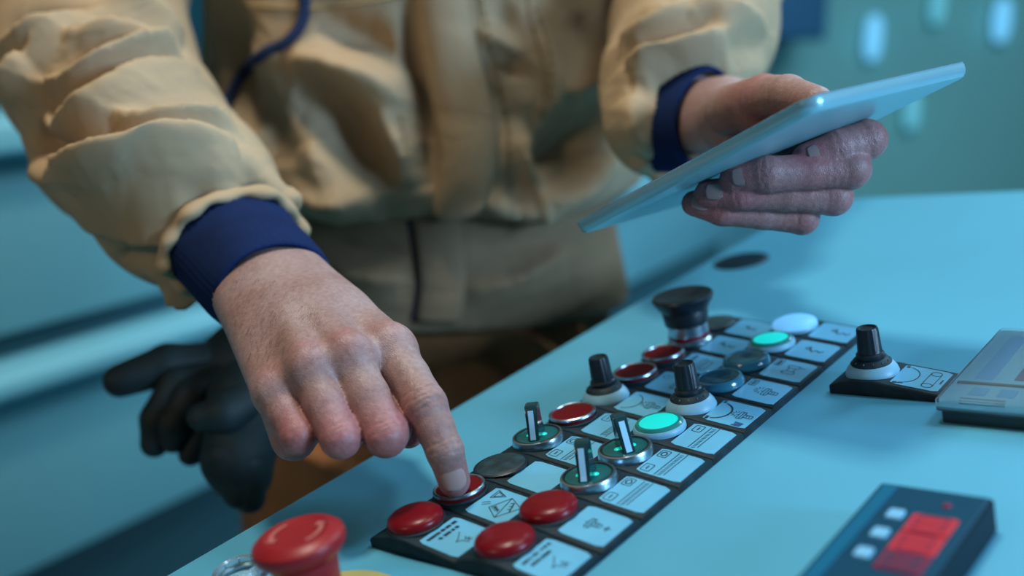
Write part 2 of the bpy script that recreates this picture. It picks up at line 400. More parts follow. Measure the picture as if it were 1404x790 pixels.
# grey-blue column and glowing stand-ins for out-of-focus light reflections far behind the desk
wc = empty('wall_cabinet', Matrix.Translation((1.64, 6.5, 1.12)), 'dark blue wall cabinet high on the far wall beside the sleeve', 'cabinet')
link_mesh('cabinet_body', box_mesh('cabinet_body', -.20, .20, -.2, .4, 0, 1.4, .02), M_DARKBLUEWALL, wc, smooth=False)
link_mesh('cabinet_door', box_mesh('cabinet_door', -.18, .18, -.22, -.2, .02, 1.38, .006), M_DARKBLUEWALL, wc, smooth=False)
REFLECTIONS = [(1195, 52, 30, 74, M_REFLECT, 'bright oval stand-in for a light reflection glowing left of centre above the tablet'),
         (1371, 28, 30, 70, M_REFLECT, 'bright stand-in for a light reflection glowing at the upper right corner beyond the tablet'),
         (1283, 8, 24, 60, M_REFLECTDIM, 'dim stand-in for a light reflection between the two bright ones'),
         (1248, 152, 26, 60, M_REFLECTDIM, 'faint stand-in for a light reflection glowing low behind the tablet underside'),
         (1096, 4, 26, 40, M_REFLECTDIM, 'faint stand-in for a light reflection high beside the blue column')]
for x, y, w, h, m, lab in REFLECTIONS:
    p = T(x, y, 1000) - CAMP; s = 6.93 / p[1]; p = CAMP + p * s; k = s / FPX * 1000 * .001
    lo = empty('reflection_blob', Matrix.Translation((p[0], p[1], p[2])), lab, 'wall lamp', 'stand-in reflections on the far wall')
    W_, H_ = w * k * .40 * 1000, h * k * .42 * 1000
    prof = []
    v, f = [], []
    for j in range(9):                         # a rounded upright body, glowing in place of a reflection
        a = math.pi * j / 8; r = math.sin(a)**.5 if 0 < j < 8 else .02; z = -math.cos(a) * H_
        for i in range(14):
            b = math.pi * 2 * i / 14; v.append((r * W_ * math.cos(b) * .001, -.03 - r * .05 * math.sin(b), z * .001))
    for j in range(8):
        for i in range(14): f.append((j * 14 + i, j * 14 + (i + 1) % 14, (j + 1) * 14 + (i + 1) % 14, (j + 1) * 14 + i))
    link_mesh('reflection_glow', raw_mesh('reflection_glow', v, f), m, lo)
    link_mesh('reflection_backplate', box_mesh('reflection_backplate', -W_ * .0006, W_ * .0006, .02, .07, -H_ * .0008, H_ * .0008, .005), M_GREYBASE, lo)

# long machine behind the worker
MO = T(0, 475, 1700); E1 = Vector((.524, .852, 0)).normalized(); EN = Vector((E1[1], -E1[0], 0))
MW = Matrix(((E1[0], -EN[0], 0, MO[0]), (E1[1], -EN[1], 0, MO[1]), (0, 0, 1, 0), (0, 0, 0, 1)))   # x along, -y toward the viewer
mach = empty('machine_cabinet', MW, 'long teal machine cabinet with ledges running behind the worker', 'machine')
zl = MO[2]
L0, L1 = -1.6, 3.6
def mpart(name, x0, x1, y0, y1, z0, z1, m, bev=.006): return link_mesh(name, box_mesh(name, x0, x1, y0, y1, z0, z1, bev), m, mach, smooth=False)
mpart('plinth', L0, L1, .10, .9, 0.0, .31, M_MACHGLASS)
seam = [L0, -.30, 1.0, 2.3, L1]
for a, b in zip(seam[:-1], seam[1:]):
    mpart('lower_panel', a + .004, b - .004, 0, .9, .31, zl - .075, M_MACH)
    mpart('upper_panel', a + .004, b - .004, .0, .9, zl + .015, zl + .31, M_MACH)
mpart('ledge', L0, L1, -.055, .9, zl - .075, zl - .035, M_MACHLIT, .012)
mpart('recess', L0, L1, .04, .9, zl - .035, zl + .015, M_MACHSHADE)
mpart('top_ledge', L0, L1, -.05, .9, zl + .31, zl + .365, M_MACHLIT, .012)
mpart('window', L0, L1, .16, .9, zl + .365, zl + .80, M_MACHGLASS)
for x in (-.62, .36): 
    h = mpart('handle', x, x + .02, -.03, .0, zl + .12, zl + .22, M_MACHLIT, .006)

# ================================================================ the control desk
desk = empty('control_desk', on_panel(0, 0), 'pale blue sloping control desk carrying all the switches', 'desk')
DX0, DX1, DY0, DY1 = -.157, .62, -.62, .62
# top plate with a round hole opening for the plug
link_mesh('desk_top', box_mesh('desk_top', DX0, DX1, DY0, DY1, -.022, 0, .0012), M_DESK, desk, smooth=False)
def desk_body():
    bm = bmesh.new(); inv = PM.inverted()
    top = [Vector((x, y, -.022)) for x, y in ((DX0 + .05, DY0 + .03), (DX1 - .03, DY0 + .03), (DX1 - .03, DY1 - .03), (DX0 + .05, DY1 - .03))]
    bot = []
    for t in top:
        w = PM @ t; w.z = 0; bot.append(inv @ w)
    vs = [bm.verts.new(v) for v in bot + top]
    for q in ((3, 2, 1, 0), (4, 5, 6, 7), (0, 1, 5, 4), (1, 2, 6, 5), (2, 3, 7, 6), (3, 0, 4, 7)): bm.faces.new([vs[i] for i in q])
    bmesh.ops.recalc_face_normals(bm, faces=list(bm.faces))
    me = bpy.data.meshes.new('desk_body'); bm.to_mesh(me); bm.free(); return me
link_mesh('desk_body', desk_body(), M_DESK, desk, smooth=False)

# dark round plug set into the desk top near the far edge
pl = empty('cable_plug', on_panel(-126, 427), 'flat dark round plug in the desk top under the tablet hand', 'plug')
link_mesh('plug_disc', lathe('plug_disc', [(21, -.2), (22, .4), (21.2, 1.2), (19.5, 1.4), (19, .9), (0.3, .8)], cap1=False), M_BLACKRIM, pl, smooth=False)
link_mesh('plug_lid', lathe('plug_lid', [(17.5, .8), (17.2, 1.3), (9, 1.5), (.3, 1.5)], cap1=False), M_METEREDGE, pl, smooth=False)

# ---------------------------------------------------------------- legend holders
HX = [-17.4, -14, -10, -5, 0, 5, 9, 13, 18, 24, 30, 36, 38.2]
HZ = [4.4, 5.7, 7.0, 7.9, 8.3, 8.2, 7.8, 7.1, 6.4, 5.6, 4.8, 3.9, 3.5]
def hz(x): return float(np.interp(x, HX, HZ))
def holder_mesh():
    v, f = [], []; w = 14.75
    for x, z in zip(HX, HZ):
        for y, zz in ((-w, 0), (-w, z - .9), (-w + .35, z - .3), (-w + 1.0, z), (w - 1.0, z), (w - .35, z - .3), (w, z - .9), (w, 0)):
            v.append((x * .001, y * .001, zz * .001))
    n = 8
    for i in range(len(HX) - 1):
        for k in range(n): f.append((i * n + k, i * n + (k + 1) % n, (i + 1) * n + (k + 1) % n, (i + 1) * n + k))
    f.append(tuple(range(n))); f.append(tuple((len(HX) - 1) * n + k for k in range(n - 1, -1, -1)))
    me = raw_mesh('legend_holder', v, [tuple(reversed(q)) for q in f]); sharp(me, 50); me.materials.append(M_HOLD); return me
HOLDER = holder_mesh()
LX0, LX1, LY = 13.4, 36.6, 12.0
def label_mesh():
    pts = rrect(LX1 - LX0, 2 * LY, 1.6, 4); cx = (LX0 + LX1) / 2; v, f = [], []
    # strips across so the card follows the arched holder
    nx, ny = 9, 7
    for i in range(nx):
        x = LX0 + (LX1 - LX0) * i / (nx - 1); e = 0
        if i == 0 or i == nx - 1: e = 1.1
        for j in range(ny):
            y = -LY + 2 * LY * j / (ny - 1)
            if e and j in (0, ny - 1): y *= (LY - e) / LY
            v.append((x * .001, y * .001, (hz(x) + .30) * .001))
    for i in range(nx - 1):
        for j in range(ny - 1): f.append((i * ny + j, (i + 1) * ny + j, (i + 1) * ny + j + 1, i * ny + j + 1))
    m0 = len(v); v += [(a, b, c - .0005) for a, b, c in v[:m0]]
    rim = [j for j in range(ny)] + [i * ny + ny - 1 for i in range(1, nx)] + [(nx - 1) * ny + j for j in range(ny - 2, -1, -1)] + [i * ny for i in range(nx - 2, 0, -1)]
    for a, b in zip(rim, rim[1:] + rim[:1]): f.append((a, b, b + m0, a + m0))
    me = raw_mesh('label_card', v, f); sharp(me, 50); me.materials.append(M_LABEL); return me
LABEL = label_mesh()

def strokes_mesh(strokes, w=.42):
    """strokes in label units (u across 0..1, v along 0..1), printed as thin ink ribbons on the card"""
    V, F = [], []
    def LPt(u, v): x = LX0 + (LX1 - LX0) * u; y = -LY + 2 * LY * v; return np.array([x, y])
    for st in strokes:
        ww = w
        if isinstance(st, tuple): st, ww = st
        P = [LPt(*q) for q in st]
        for a, b in zip(P[:-1], P[1:]):
            d = b - a; L = np.linalg.norm(d)
            if L < 1e-6: continue
            d /= L; n = np.array([-d[1], d[0]]) * ww / 2; a2 = a - d * ww * .3; b2 = b + d * ww * .3
            k = len(V)
            for q in (a2 - n, b2 - n, b2 + n, a2 + n): V.append((q[0] * .001, q[1] * .001, (hz(q[0]) + .42) * .001))
            F.append((k, k + 1, k + 2, k + 3))
    return raw_mesh('label_print', V, F)
def arc(cx, cy, rx, ry, a0, a1, n=12): return [(cx + rx * math.cos(math.radians(a0 + (a1 - a0) * i / n)), cy + ry * math.sin(math.radians(a0 + (a1 - a0) * i / n))) for i in range(n + 1)]
def rect(u0, v0, u1, v1): c = .02; return [(u0 + c, v0), (u1 - c, v0), (u1, v0 + c), (u1, v1 - c), (u1 - c, v1), (u0 + c, v1), (u0, v1 - c), (u0, v0 + c), (u0 + c, v0)]
def line(*q): return list(q)
def script_line(u, v0, v1, h=.035, step=.026, w=.36, seed=0):
    """a row of tiny unreadable characters running along v"""
    rr = random.Random(seed); out = []; v = v0
    while v < v1:
        if rr.random() < .84:
            out.append(([(u - h, v), (u + h, v + step * .35 * rr.random())], w))
            if rr.random() < .6: out.append(([(u + h * (rr.random() * 2 - 1), v), (u + h * (rr.random() * 2 - 1), v + step * .7)], w))
        v += step
    return out
def dotted(u, v0, v1, n=13): return [([(u - .03, v0 + (v1 - v0) * i / n), (u + .03, v0 + (v1 - v0) * (i + .45) / n)], .55) for i in range(n)]
def box_I(u, v): return [rect(u - .10, v - .13, u + .10, v + .13), ([(u, v - .055), (u, v + .055)], .7)]
def box_O(u, v): return [rect(u - .10, v - .13, u + .10, v + .13), (arc(u, v, .055, .075, 0, 360, 14), .6)]
def burst(u, v, r=.13): return [line((u + r * .5 * math.cos(a), v + r * .5 * math.sin(a)), (u + r * math.cos(a), v + r * math.sin(a))) for a in [math.pi * (.5 + i / 5) for i in range(6)]]
def machine_icon(u, v, s=1.0):
    return [rect(u - .05 * s, v - .20 * s, u + .03 * s, v + .20 * s), rect(u + .03 * s, v - .20 * s, u + .10 * s, v + .20 * s), rect(u + .10 * s, v - .08 * s, u + .34 * s, v + .08 * s),
            line((u + .18 * s, v - .05 * s), (u + .18 * s, v + .05 * s)), line((u + .25 * s, v - .05 * s), (u + .25 * s, v + .05 * s)), line((u - .12 * s, v), (u - .05 * s, v))]
def squiggle(u, v, s=1.0): return [([(u - .22 * s, v + .10 * s), (u - .12 * s, v + .16 * s), (u - .08 * s, v), (u, v - .08 * s), (u + .08 * s, v + .02 * s), (u + .18 * s, v - .06 * s), (u + .24 * s, v + .04 * s)], .9), ([(u - .20 * s, v + .02 * s), (u - .10 * s, v + .04 * s)], .9)]
def signature(u, v): return [line((u - .16, v + .16), (u - .02, v - .02), (u + .02, v - .12), (u + .06, v - .02), (u + .22, v + .03)), line((u + .04, v + .12), (u + .10, v + .05), (u + .12, v + .14), (u + .17, v + .06), (u + .19, v + .15))]

PRINT = {}
PRINT['L1'] = script_line(.14, .12, .88, seed=1, w=.5) + script_line(.30, .22, .80, seed=2, w=.5) + signature(.62, .48)
PRINT['R1'] = script_line(.14, .15, .9, seed=3, w=.4) + script_line(.30, .2, .72, seed=4, w=.4) + signature(.62, .45)
tri = [(.14, .62), (.40, .80), (.12, .92), (.14, .62)]
PRINT['L2'] = [tri, [(.18, .68), (.33, .80), (.17, .87), (.18, .68)], line((.12, .40), (.24, .52)), line((.17, .34), (.29, .46)),
               [(.36, .34), (.70, .12), (.94, .62), (.55, .82), (.36, .34)], line((.70, .12), (.55, .82))] + [
               ([(.42 + .06 * i, .36 - .03 * i), (.46 + .06 * i, .44 - .03 * i), (.49 + .06 * i, .36 - .03 * i)], .6) for i in range(3)] + [
               ([(.66 + .04 * i, .66 - .10 * i), (.71 + .04 * i, .70 - .10 * i), (.74 + .04 * i, .62 - .10 * i)], .6) for i in range(3)]
PRINT['R2'] = machine_icon(.36, .52, .75) + [([(.70, .50), (.80, .54)], .8), ([(.76, .44), (.74, .58)], .6)]
lines4 = [line((.42, .04), (.42, .96)), line((.60, .10), (.60, .98))] + dotted(.51, .06, .96)
PRINT['R3'] = box_O(.16, .80) + box_I(.16, .20) + lines4
PRINT['R4'] = box_O(.16, .80) + box_I(.16, .20) + lines4
PRINT['R5'] = box_I(.20, .80) + lines4
PRINT['L4'] = box_O(.16, .80) + box_I(.16, .20) + lines4
PRINT['L5'] = box_I(.20, .78) + [line((.52, .06), (.52, .94)), line((.66, .06), (.66, .94))] + dotted(.59, .1, .8, 9)
PRINT['R6'] = [(arc(.06, .48, .36, .38, -75, 75), .9)] + burst(.56, .52) + machine_icon(.66, .50, .8) + script_line(.07, .03, .16, seed=8) + script_line(.07, .86, .96, seed=9)
PRINT['L6'] = [(arc(.06, .48, .36, .38, -75, 75), .5)] + burst(.56, .52) + machine_icon(.66, .50, .8)
PRINT['L7'] = [rect(.55, .25, .80, .75), line((.62, .2), (.62, .8))] + box_I(.22, .78)
PRINT['R7'] = [rect(.06, .66, .22, .94)] + script_line(.14, .70, .90, seed=5) + burst(.46, .52, .16) + machine_icon(.58, .50, .85)
PRINT['L8'] = script_line(.2, .6, .9, seed=6) + [rect(.45, .2, .55, .8), rect(.62, .2, .75, .7)]
PRINT['R8'] = [rect(.06, .64, .22, .94)] + script_line(.14, .68, .90, seed=7) + [rect(.42, .30, .70, .44), rect(.42, .62, .70, .76), line((.48, .44), (.48, .62)), line((.64, .44), (.64, .62)), line((.36, .37), (.42, .37)), line((.70, .69), (.84, .69))]
PRINT['R9'] = squiggle(.52, .5); PRINT['L9'] = squiggle(.5, .5); PRINT['R10'] = squiggle(.62, .5, 1.05); PRINT['L10'] = squiggle(.5, .5, .7)

# ---------------------------------------------------------------- control meshes (shared by alike controls)
def shared(me, m): me.materials.append(m); return me
DOME = shared(lathe('dome_cap', [(12.6, 7.4), (13.1, 8.2), (13.2, 10.4), (12.7, 11.8), (11.2, 13.0), (8.5, 13.9), (5, 14.4), (.2, 14.6)], 48, cap1=False), M_RED)
DOMESKIRT = shared(lathe('bezel', [(13.9, 7.4), (14.0, 8.4), (13.4, 8.9), (13.0, 8.9)], 48), M_BLACKRIM)
BAND = shared(lathe('red_band', [(12.0, 7.6), (12.3, 9.0), (12.2, 10.6)], 48, cap1=True), M_RED)
RING = shared(lathe('bezel', [(11.4, 10.4), (12.5, 10.3), (12.9, 10.9), (12.7, 11.8), (12.0, 12.2), (11.3, 11.9), (11.1, 11.2)], 48, cap0=False, cap1=False), M_CHROME)
BASERING = shared(lathe('base_ring', [(13.4, 7.6), (13.5, 8.6), (12.9, 9.1), (12.1, 9.1)], 48, cap1=True), M_BLACKRIM)
FLATCAP = shared(lathe('cap', [(11.3, 10.8), (11.2, 11.5), (9.5, 11.55), (5, 11.35), (.2, 11.3)], 48, cap1=False), M_REDFLAT)
CHROMERING = shared(lathe('bezel', [(13.4, 7.4), (13.6, 8.2), (13.3, 11.0), (13.0, 11.8), (12.0, 12.0), (11.6, 11.4)], 48, cap1=False), M_CHROME)
LEVDISC = shared(lathe('lever_disc', [(11.9, 10.6), (11.7, 11.3), (10.6, 11.7), (5.5, 11.9), (.2, 12.1)], 48, cap1=False), M_TEALDISC)
LEVTRIM = shared(lathe('disc_rim', [(12.1, 11.2), (12.0, 12.0), (11.2, 12.15), (10.9, 11.7)], 48, cap0=False, cap1=False), M_BLACK)
def lever_mesh():
    # fin profile: t runs toward the operator's reading edge, z up; width w
    prof = [(-7.5, 11.8), (-5.6, 16.0), (-4.6, 23.0), (-4.4, 30.5), (-3.2, 31.2), (1.2, 31.0), (2.4, 30.0), (4.4, 24.0), (7.4, 15.0), (9.0, 11.8)]
    wid = [3.0, 2.9, 3.0, 3.5, 3.3, 3.3, 3.4, 3.1, 2.9, 3.1]
    v, f = [], []
    for s in (-1, 1):
        for (t, z), w in zip(prof, wid): v.append((t * .001, s * w * .001, z * .001))
    n = len(prof)
    f.append(tuple(range(n))); f.append(tuple(range(2 * n - 1, n - 1, -1)))
    for k in range(n): f.append((k, n + k, n + (k + 1) % n, (k + 1) % n))
    bm = bmesh.new(); vs = [bm.verts.new(q) for q in v]
    for q in f: bm.faces.new([vs[i] for i in q])
    bmesh.ops.recalc_face_normals(bm, faces=list(bm.faces))
    bmesh.ops.bevel(bm, geom=list(bm.edges), offset=.00055, segments=2, affect='EDGES')
    me = bpy.data.meshes.new('lever'); bm.to_mesh(me); bm.free(); sharp(me, 45); return me
LEVER = shared(lever_mesh(), M_LEVER)
for v_ in LEVER.vertices: v_.co.z = .0118 + (v_.co.z - .0118) * .86
def stripe_mesh():
    path = [(3.05, 28.6), (4.85, 23.2), (7.6, 14.9), (8.6, 12.5)]; v, f = [], []; n = np.array([.945, .33]) * .35
    for t, z in path:
        for s in (-1, 1): v.append(((t + n[0]) * .001, s * 1.45 * .001, (z + n[1]) * .001))
    for t, z in path:
        for s in (-1, 1): v.append(((t - .4) * .001, s * 1.45 * .001, (z - .1) * .001))
    for i in range(3): f.append((2 * i, 2 * i + 1, 2 * i + 3, 2 * i + 2))
    return raw_mesh('lever_stripe', v, f)
STRIPE = shared(stripe_mesh(), M_STRIPE)
for v_ in STRIPE.vertices: v_.co.z = .0118 + (v_.co.z - .0118) * .86
GLOW = shared(lathe('lamp_glow', [(1.7, 11.7), (1.6, 12.4), (.9, 12.9), (.2, 13.0)], 16, cap1=False), M_LEDDOT)
KBASE = shared(lathe('knob_base', [(13.3, 6.6), (13.4, 7.6), (12.6, 9.8), (11.2, 11.8), (10.2, 12.7), (9.9, 12.7)], 48), M_GREYBASE)
KDIAL = shared(lathe('dial_ring', [(10.2, 12.3), (10.3, 13.0), (8.4, 15.0), (7.4, 15.4)], 48), M_BLACKRIM)
KCOLLAR = shared(lathe('knob_collar', [(6.9, 15.2), (7.2, 15.8), (7.1, 17.6), (6.4, 18.4), (5.6, 18.5)], 40), M_BLACK)
KNOB = shared(lathe('knob', [(6.0, 18.2), (6.1, 19.0), (5.5, 30.6), (5.0, 31.6), (4.6, 31.6)], 48, cap1=False, flute=(1, 2, 2, .075)), M_BLACK)
KTOP = shared(lathe('knob_top', [(4.75, 31.0), (4.6, 31.6), (4.1, 31.5), (3.6, 30.9), (.2, 30.8)], 32, cap0=False, cap1=False), M_BLACKRIM)
TICK = shared(box_mesh('dial_mark', 8.4e-3, 9.5e-3, -.16e-3, .16e-3, 14.1e-3, 14.75e-3), M_TICK)
LENS = shared(lathe('lens', [(9.9, 11.4), (9.7, 12.2), (7, 12.7), (3.5, 13.0), (.2, 13.1)], 40, cap1=False), M_GREEN)
LENSRIM = shared(lathe('lens_rim', [(12.0, 10.0), (12.1, 11.3), (11.2, 12.3), (10.0, 12.4), (9.6, 11.6)], 48, cap1=False), M_GREENRIM)
PILOTRING = shared(lathe('bezel', [(13.2, 7.5), (13.5, 8.2), (13.3, 9.8), (12.6, 10.8), (11.9, 10.9)], 48), M_GREYBASE)
WHITEDOME = shared(lathe('lens', [(13.2, 8.6), (13.3, 10.4), (12.4, 12.0), (9.5, 13.4), (5, 14.2), (.2, 14.5)], 48, cap1=False), M_WHITE)
DARKCAP = shared(lathe('cap', [(10.6, 11.0), (10.5, 11.9), (9.2, 12.0), (5, 11.3), (.2, 11.0)], 48, cap1=False), M_DARKBLUE)
DARKRING = shared(lathe('bezel', [(13.2, 7.6), (13.5, 8.6), (13.2, 10.4), (12.3, 12.0), (10.9, 12.3), (10.4, 11.6)], 48, cap1=False), M_DARKRIM)
PLUGCAP = shared(lathe('plug_cap', [(12.8, 7.8), (12.8, 8.9), (12.0, 9.4), (8, 9.7), (.2, 9.8)], 48, cap1=False), M_PLUG)
PLUGRIM = shared(lathe('plug_rim', [(13.8, 7.6), (13.9, 8.9), (13.3, 9.2), (12.7, 9.1)], 48, cap0=False, cap1=False), M_BLACK)

def child(name, me, parent, loc=(0, 0, 0), rz=0.0):
    o = bpy.data.objects.new(name, me); COL.objects.link(o); o.parent = parent; o.location = loc; o.rotation_euler = (0, 0, rz); return o
GAP = 29.75; COLX = -55.6
def unit(kind, key, x, y, label, cat, group, lever_rz=0.0, knob_rz=0.0):
    t = empty(kind, on_panel(x, y), label, cat, group)
    child('legend_holder', HOLDER, t)
    if key is not None:
        c = child('label_card', LABEL, t)
        if key in PRINT:
            me = strokes_mesh(PRINT[key]); me.materials.append(M_INK); child('label_print', me, c)
        if key == 'R6':
            me = strokes_mesh([([(.70, .05), (.86, .05), (.88, .17), (.72, .18)], 1.2), ([(.74, .10), (.84, .12)], 1.6)]); me.materials.append(M_INKBLUE); child('blue_stamp', me, c)
    return t
def fl(t): child('base_ring', BASERING, t); child('red_band', BAND, t); child('bezel', RING, t); child('cap', FLATCAP, t)
def dome(t): child('bezel', DOMESKIRT, t); child('dome_cap', DOME, t)
def lev(t, rz):
    child('bezel', CHROMERING, t); d = child('lever_disc', LEVDISC, t); child('disc_rim', LEVTRIM, d)
    l = child('lever', LEVER, t, rz=rz); child('lever_stripe', STRIPE, l)
    for s in (-1, 1): child('lamp_glow', GLOW, d, (math.cos(rz + s * 1.35) * .0040, math.sin(rz + s * 1.35) * .0040, -.0003))
def kn(t, rz):
    child('knob_base', KBASE, t); d = child('dial_ring', KDIAL, t)
    for i in range(11): child('dial_mark', TICK, d, rz=math.radians(-150 + 30 * i))
    child('knob_collar', KCOLLAR, t); k = child('knob', KNOB, t, rz=rz); child('knob_top', KTOP, k)
def gr(t): child('bezel', PILOTRING, t); child('lens_rim', LENSRIM, t); child('lens', LENS, t)
def dk(t): child('bezel', DARKRING, t); child('cap', DARKCAP, t)

RB, RF, SL, PN, PLt, DB = ('domed red push buttons', 'flat red push buttons', 'green lit lever switches', 'black rotary knobs', 'lit pilot lights', 'dark blue push buttons')
# left column, near to far
t = unit('push_button', 'L1', COLX, 0, 'domed red push button at the near corner, left of the label with two text lines', 'push button', RB); dome(t)
t = unit('push_button', 'L2', COLX, GAP, 'flat red push button with silver ring pressed by the fingertip', 'push button', RF); fl(t)
t = unit('blanking_plug', 'L3', COLX, GAP * 2, 'dark flat blanking plug beside the blank label card', 'plug', 'blanking plugs'); child('plug_rim', PLUGRIM, t); child('plug_cap', PLUGCAP, t)
t = unit('selector_switch', 'L4', COLX, GAP * 3, 'green lit lever switch between the blanking plug and a flat red button', 'switch', SL); lev(t, math.radians(-62))
t = unit('push_button', 'L5', COLX, GAP * 4, 'flat red push button between the lever switch and the rotary knob', 'push button', RF); fl(t)
t = unit('rotary_knob', 'L6', COLX, GAP * 5, 'black rotary knob on grey base between two flat red buttons', 'knob', PN); kn(t, .2)
t = unit('push_button', 'L7', COLX, GAP * 6, 'flat red push button just behind the rotary knob of the left column', 'push button', RF); fl(t)
t = unit('push_button', 'L8', COLX, GAP * 7, 'flat red push button just in front of the black mushroom button', 'push button', RF); fl(t)
t = unit('mushroom_button', 'L9', COLX, GAP * 8, 'tall black mushroom button on a clear collar with red sleeve', 'push button', None)
link_mesh('clear_collar', lathe('clear_collar', [(13.4, 7.4), (13.4, 9), (12.4, 10), (12.2, 19), (11.2, 20), (10.2, 20)], 40), M_CHROME, t, smooth=False)
link_mesh('red_sleeve', lathe('red_sleeve', [(12.6, 11.0), (12.7, 11.3), (12.7, 12.6), (12.6, 13)], 40), M_RED, t, smooth=False)
link_mesh('stem', lathe('stem', [(11.5, 19.5), (13.4, 20), (14.2, 28), (13.5, 30)], 40), M_BLACK, t, smooth=False)
link_mesh('mushroom_head', lathe('mushroom_head', [(13.0, 27), (15.5, 30), (18.2, 34), (18.8, 36.2), (18.0, 37.6), (15.5, 37.6), (10, 36.2), (.2, 35.6)], 48, cap1=False), M_BLACK, t, smooth=False)
t = unit('blanking_plug', 'L10', COLX, GAP * 9, 'dark blanking plug at the far end behind the black mushroom button', 'plug', 'blanking plugs'); child('plug_rim', PLUGRIM, t); child('plug_cap', PLUGCAP, t)
# right column, near to far
t = unit('push_button', 'R1', 0, 0, 'domed red push button nearest the bottom edge, in the right column', 'push button', RB); dome(t)
t = unit('push_button', 'R2', 0, GAP, 'domed red push button directly in front of the lever switches', 'push button', RB); dome(t)
t = unit('selector_switch', 'R3', 0, GAP * 2, 'green lit lever switch directly behind the domed red button', 'switch', SL); lev(t, math.radians(-64))
t = unit('selector_switch', 'R4', 0, GAP * 3, 'green lit lever switch directly in front of the round green light', 'switch', SL); lev(t, math.radians(-38))
t = unit('pilot_light', 'R5', 0, GAP * 4, 'round green light glowing between a lever switch and a rotary knob', 'light', PLt); gr(t)
t = unit('rotary_knob', 'R6', 0, GAP * 5, 'black rotary knob directly behind the nearer green light', 'knob', PN); kn(t, .5)
t = unit('push_button', 'R7', 0, GAP * 6, 'dark blue push button directly behind the rotary knob', 'push button', DB); dk(t)
t = unit('push_button', 'R8', 0, GAP * 7, 'dark blue push button directly in front of the farther green light', 'push button', DB); dk(t)
t = unit('pilot_light', 'R9', 0, GAP * 8, 'round green light glowing next to the white light', 'light', PLt); gr(t)
t = unit('pilot_light', 'R10', 0, GAP * 9, 'bright white domed light at the far end of the switch rows', 'light', PLt); child('bezel', PILOTRING, t); child('lens', WHITEDOME, t)
# single knob unit to the right
PRINT['K'] = [(arc(.10, .50, .34, .40, -80, 80), .55), ([(.10, .06), (.24, .10)], 1.0), (arc(.72, .80, .11, .10, 0, 360), .45), (arc(.72, .20, .11, .10, 0, 360), .45), line((.61, .80), (.61, .20)), line((.83, .80), (.83, .20)), ([(.93, .38), (.93, .58)], .8)] + script_line(.08, .02, .12, seed=11) + script_line(.08, .86, .94, seed=12)
t = unit('rotary_knob', 'K', 71.5, 210.5, 'black rotary knob alone beside the grey display terminal', 'knob', PN); kn(t, .3)

# ---------------------------------------------------------------- emergency stop in the foreground
t = empty('emergency_stop', on_panel(-47, -66), 'large red emergency stop mushroom on yellow plate in the foreground', 'push button')
link_mesh('yellow_plate', lathe('yellow_plate', [(35.5, 0), (36, .4), (35.6, 1.2), (.2, 1.2)], 64, cap1=False), M_YELLOW, t, smooth=False)
link_mesh('collar', lathe('collar', [(15, 1.2), (15, 8), (13, 10), (12, 16)], 40), M_BLACK, t, smooth=False)
link_mesh('lock_tab', box_mesh('lock_tab', .004, .026, .001, .009, .010, .0145, .001), M_BLACK, t, smooth=False)
link_mesh('stem', lathe('stem', [(11.5, 14), (12.5, 16), (13.4, 25), (14.0, 29)], 48), M_REDBIG, t, smooth=False)
link_mesh('mushroom_head', lathe('mushroom_head', [(13.5, 28), (16.5, 30.5), (18.6, 33), (19.2, 35.5), (18.6, 37.6), (16.4, 39.4), (13.2, 40.2), (12.4, 39.9), (8, 39.6), (.2, 39.5)], 64, cap1=False), M_REDBIG, t, smooth=False)
def arrow(a0, a1):
    v, f = [], []; n = 12
    for i in range(n + 1):
        a = math.radians(a0 + (a1 - a0) * i / n)
        for r in (9.2, 11.2): v.append((r * math.cos(a) * .001, r * math.sin(a) * .001, .0401))
    for i in range(n): f.append((2 * i, 2 * i + 1, 2 * i + 3, 2 * i + 2))
    k = len(v); a = math.radians(a1)
    for r, da in ((7.4, 0), (13.0, 0), (10.2, 20)): v.append((r * math.cos(a + math.radians(da)) * .001, r * math.sin(a + math.radians(da)) * .001, .0402))
    f.append((k, k + 1, k + 2)); return raw_mesh('turn_arrow', v, f)
M_ARROW = mat('worn arrow print', (0.42, 0.11, 0.10), .4)
for a in (165, 345): link_mesh('turn_arrow', arrow(a, a + 75), M_ARROW, t, smooth=False)
# clear ring collar at the near left
t = empty('ring_collar', on_panel(-112, -61), 'clear and chrome ring collar beside the emergency stop', 'ring')
link_mesh('chrome_ring', lathe('chrome_ring', [(9.4, 1.0), (12.6, .6), (13.2, 2.0), (12.4, 3.4), (11.0, 4.4), (9.6, 4.2), (9.0, 3.0), (9.4, 1.0)], 48, cap0=False, cap1=False), M_CHROME, t, smooth=False)
link_mesh('clear_rim', lathe('clear_rim', [(9.2, 2.0), (12.0, 4.0), (11.2, 7.0), (9.8, 8.0), (8.8, 7.0), (8.6, 3.0), (9.2, 2.0)], 48, cap0=False, cap1=False), M_CLEAR, t, smooth=False)
link_mesh('base_disc', lathe('base_disc', [(13.5, 0), (13.5, .8), (12.8, 1.1), (.2, 1.1)], 48, cap1=False), M_GREYBASE, t, smooth=False)
for i in range(10):
    a = 2 * math.pi * i / 10
    child('grip_rib', shared(box_mesh('grip_rib', 11.2e-3, 12.9e-3, -.5e-3, .5e-3, 2.6e-3, 5.4e-3, .0003), M_CHROME), t, rz=a)

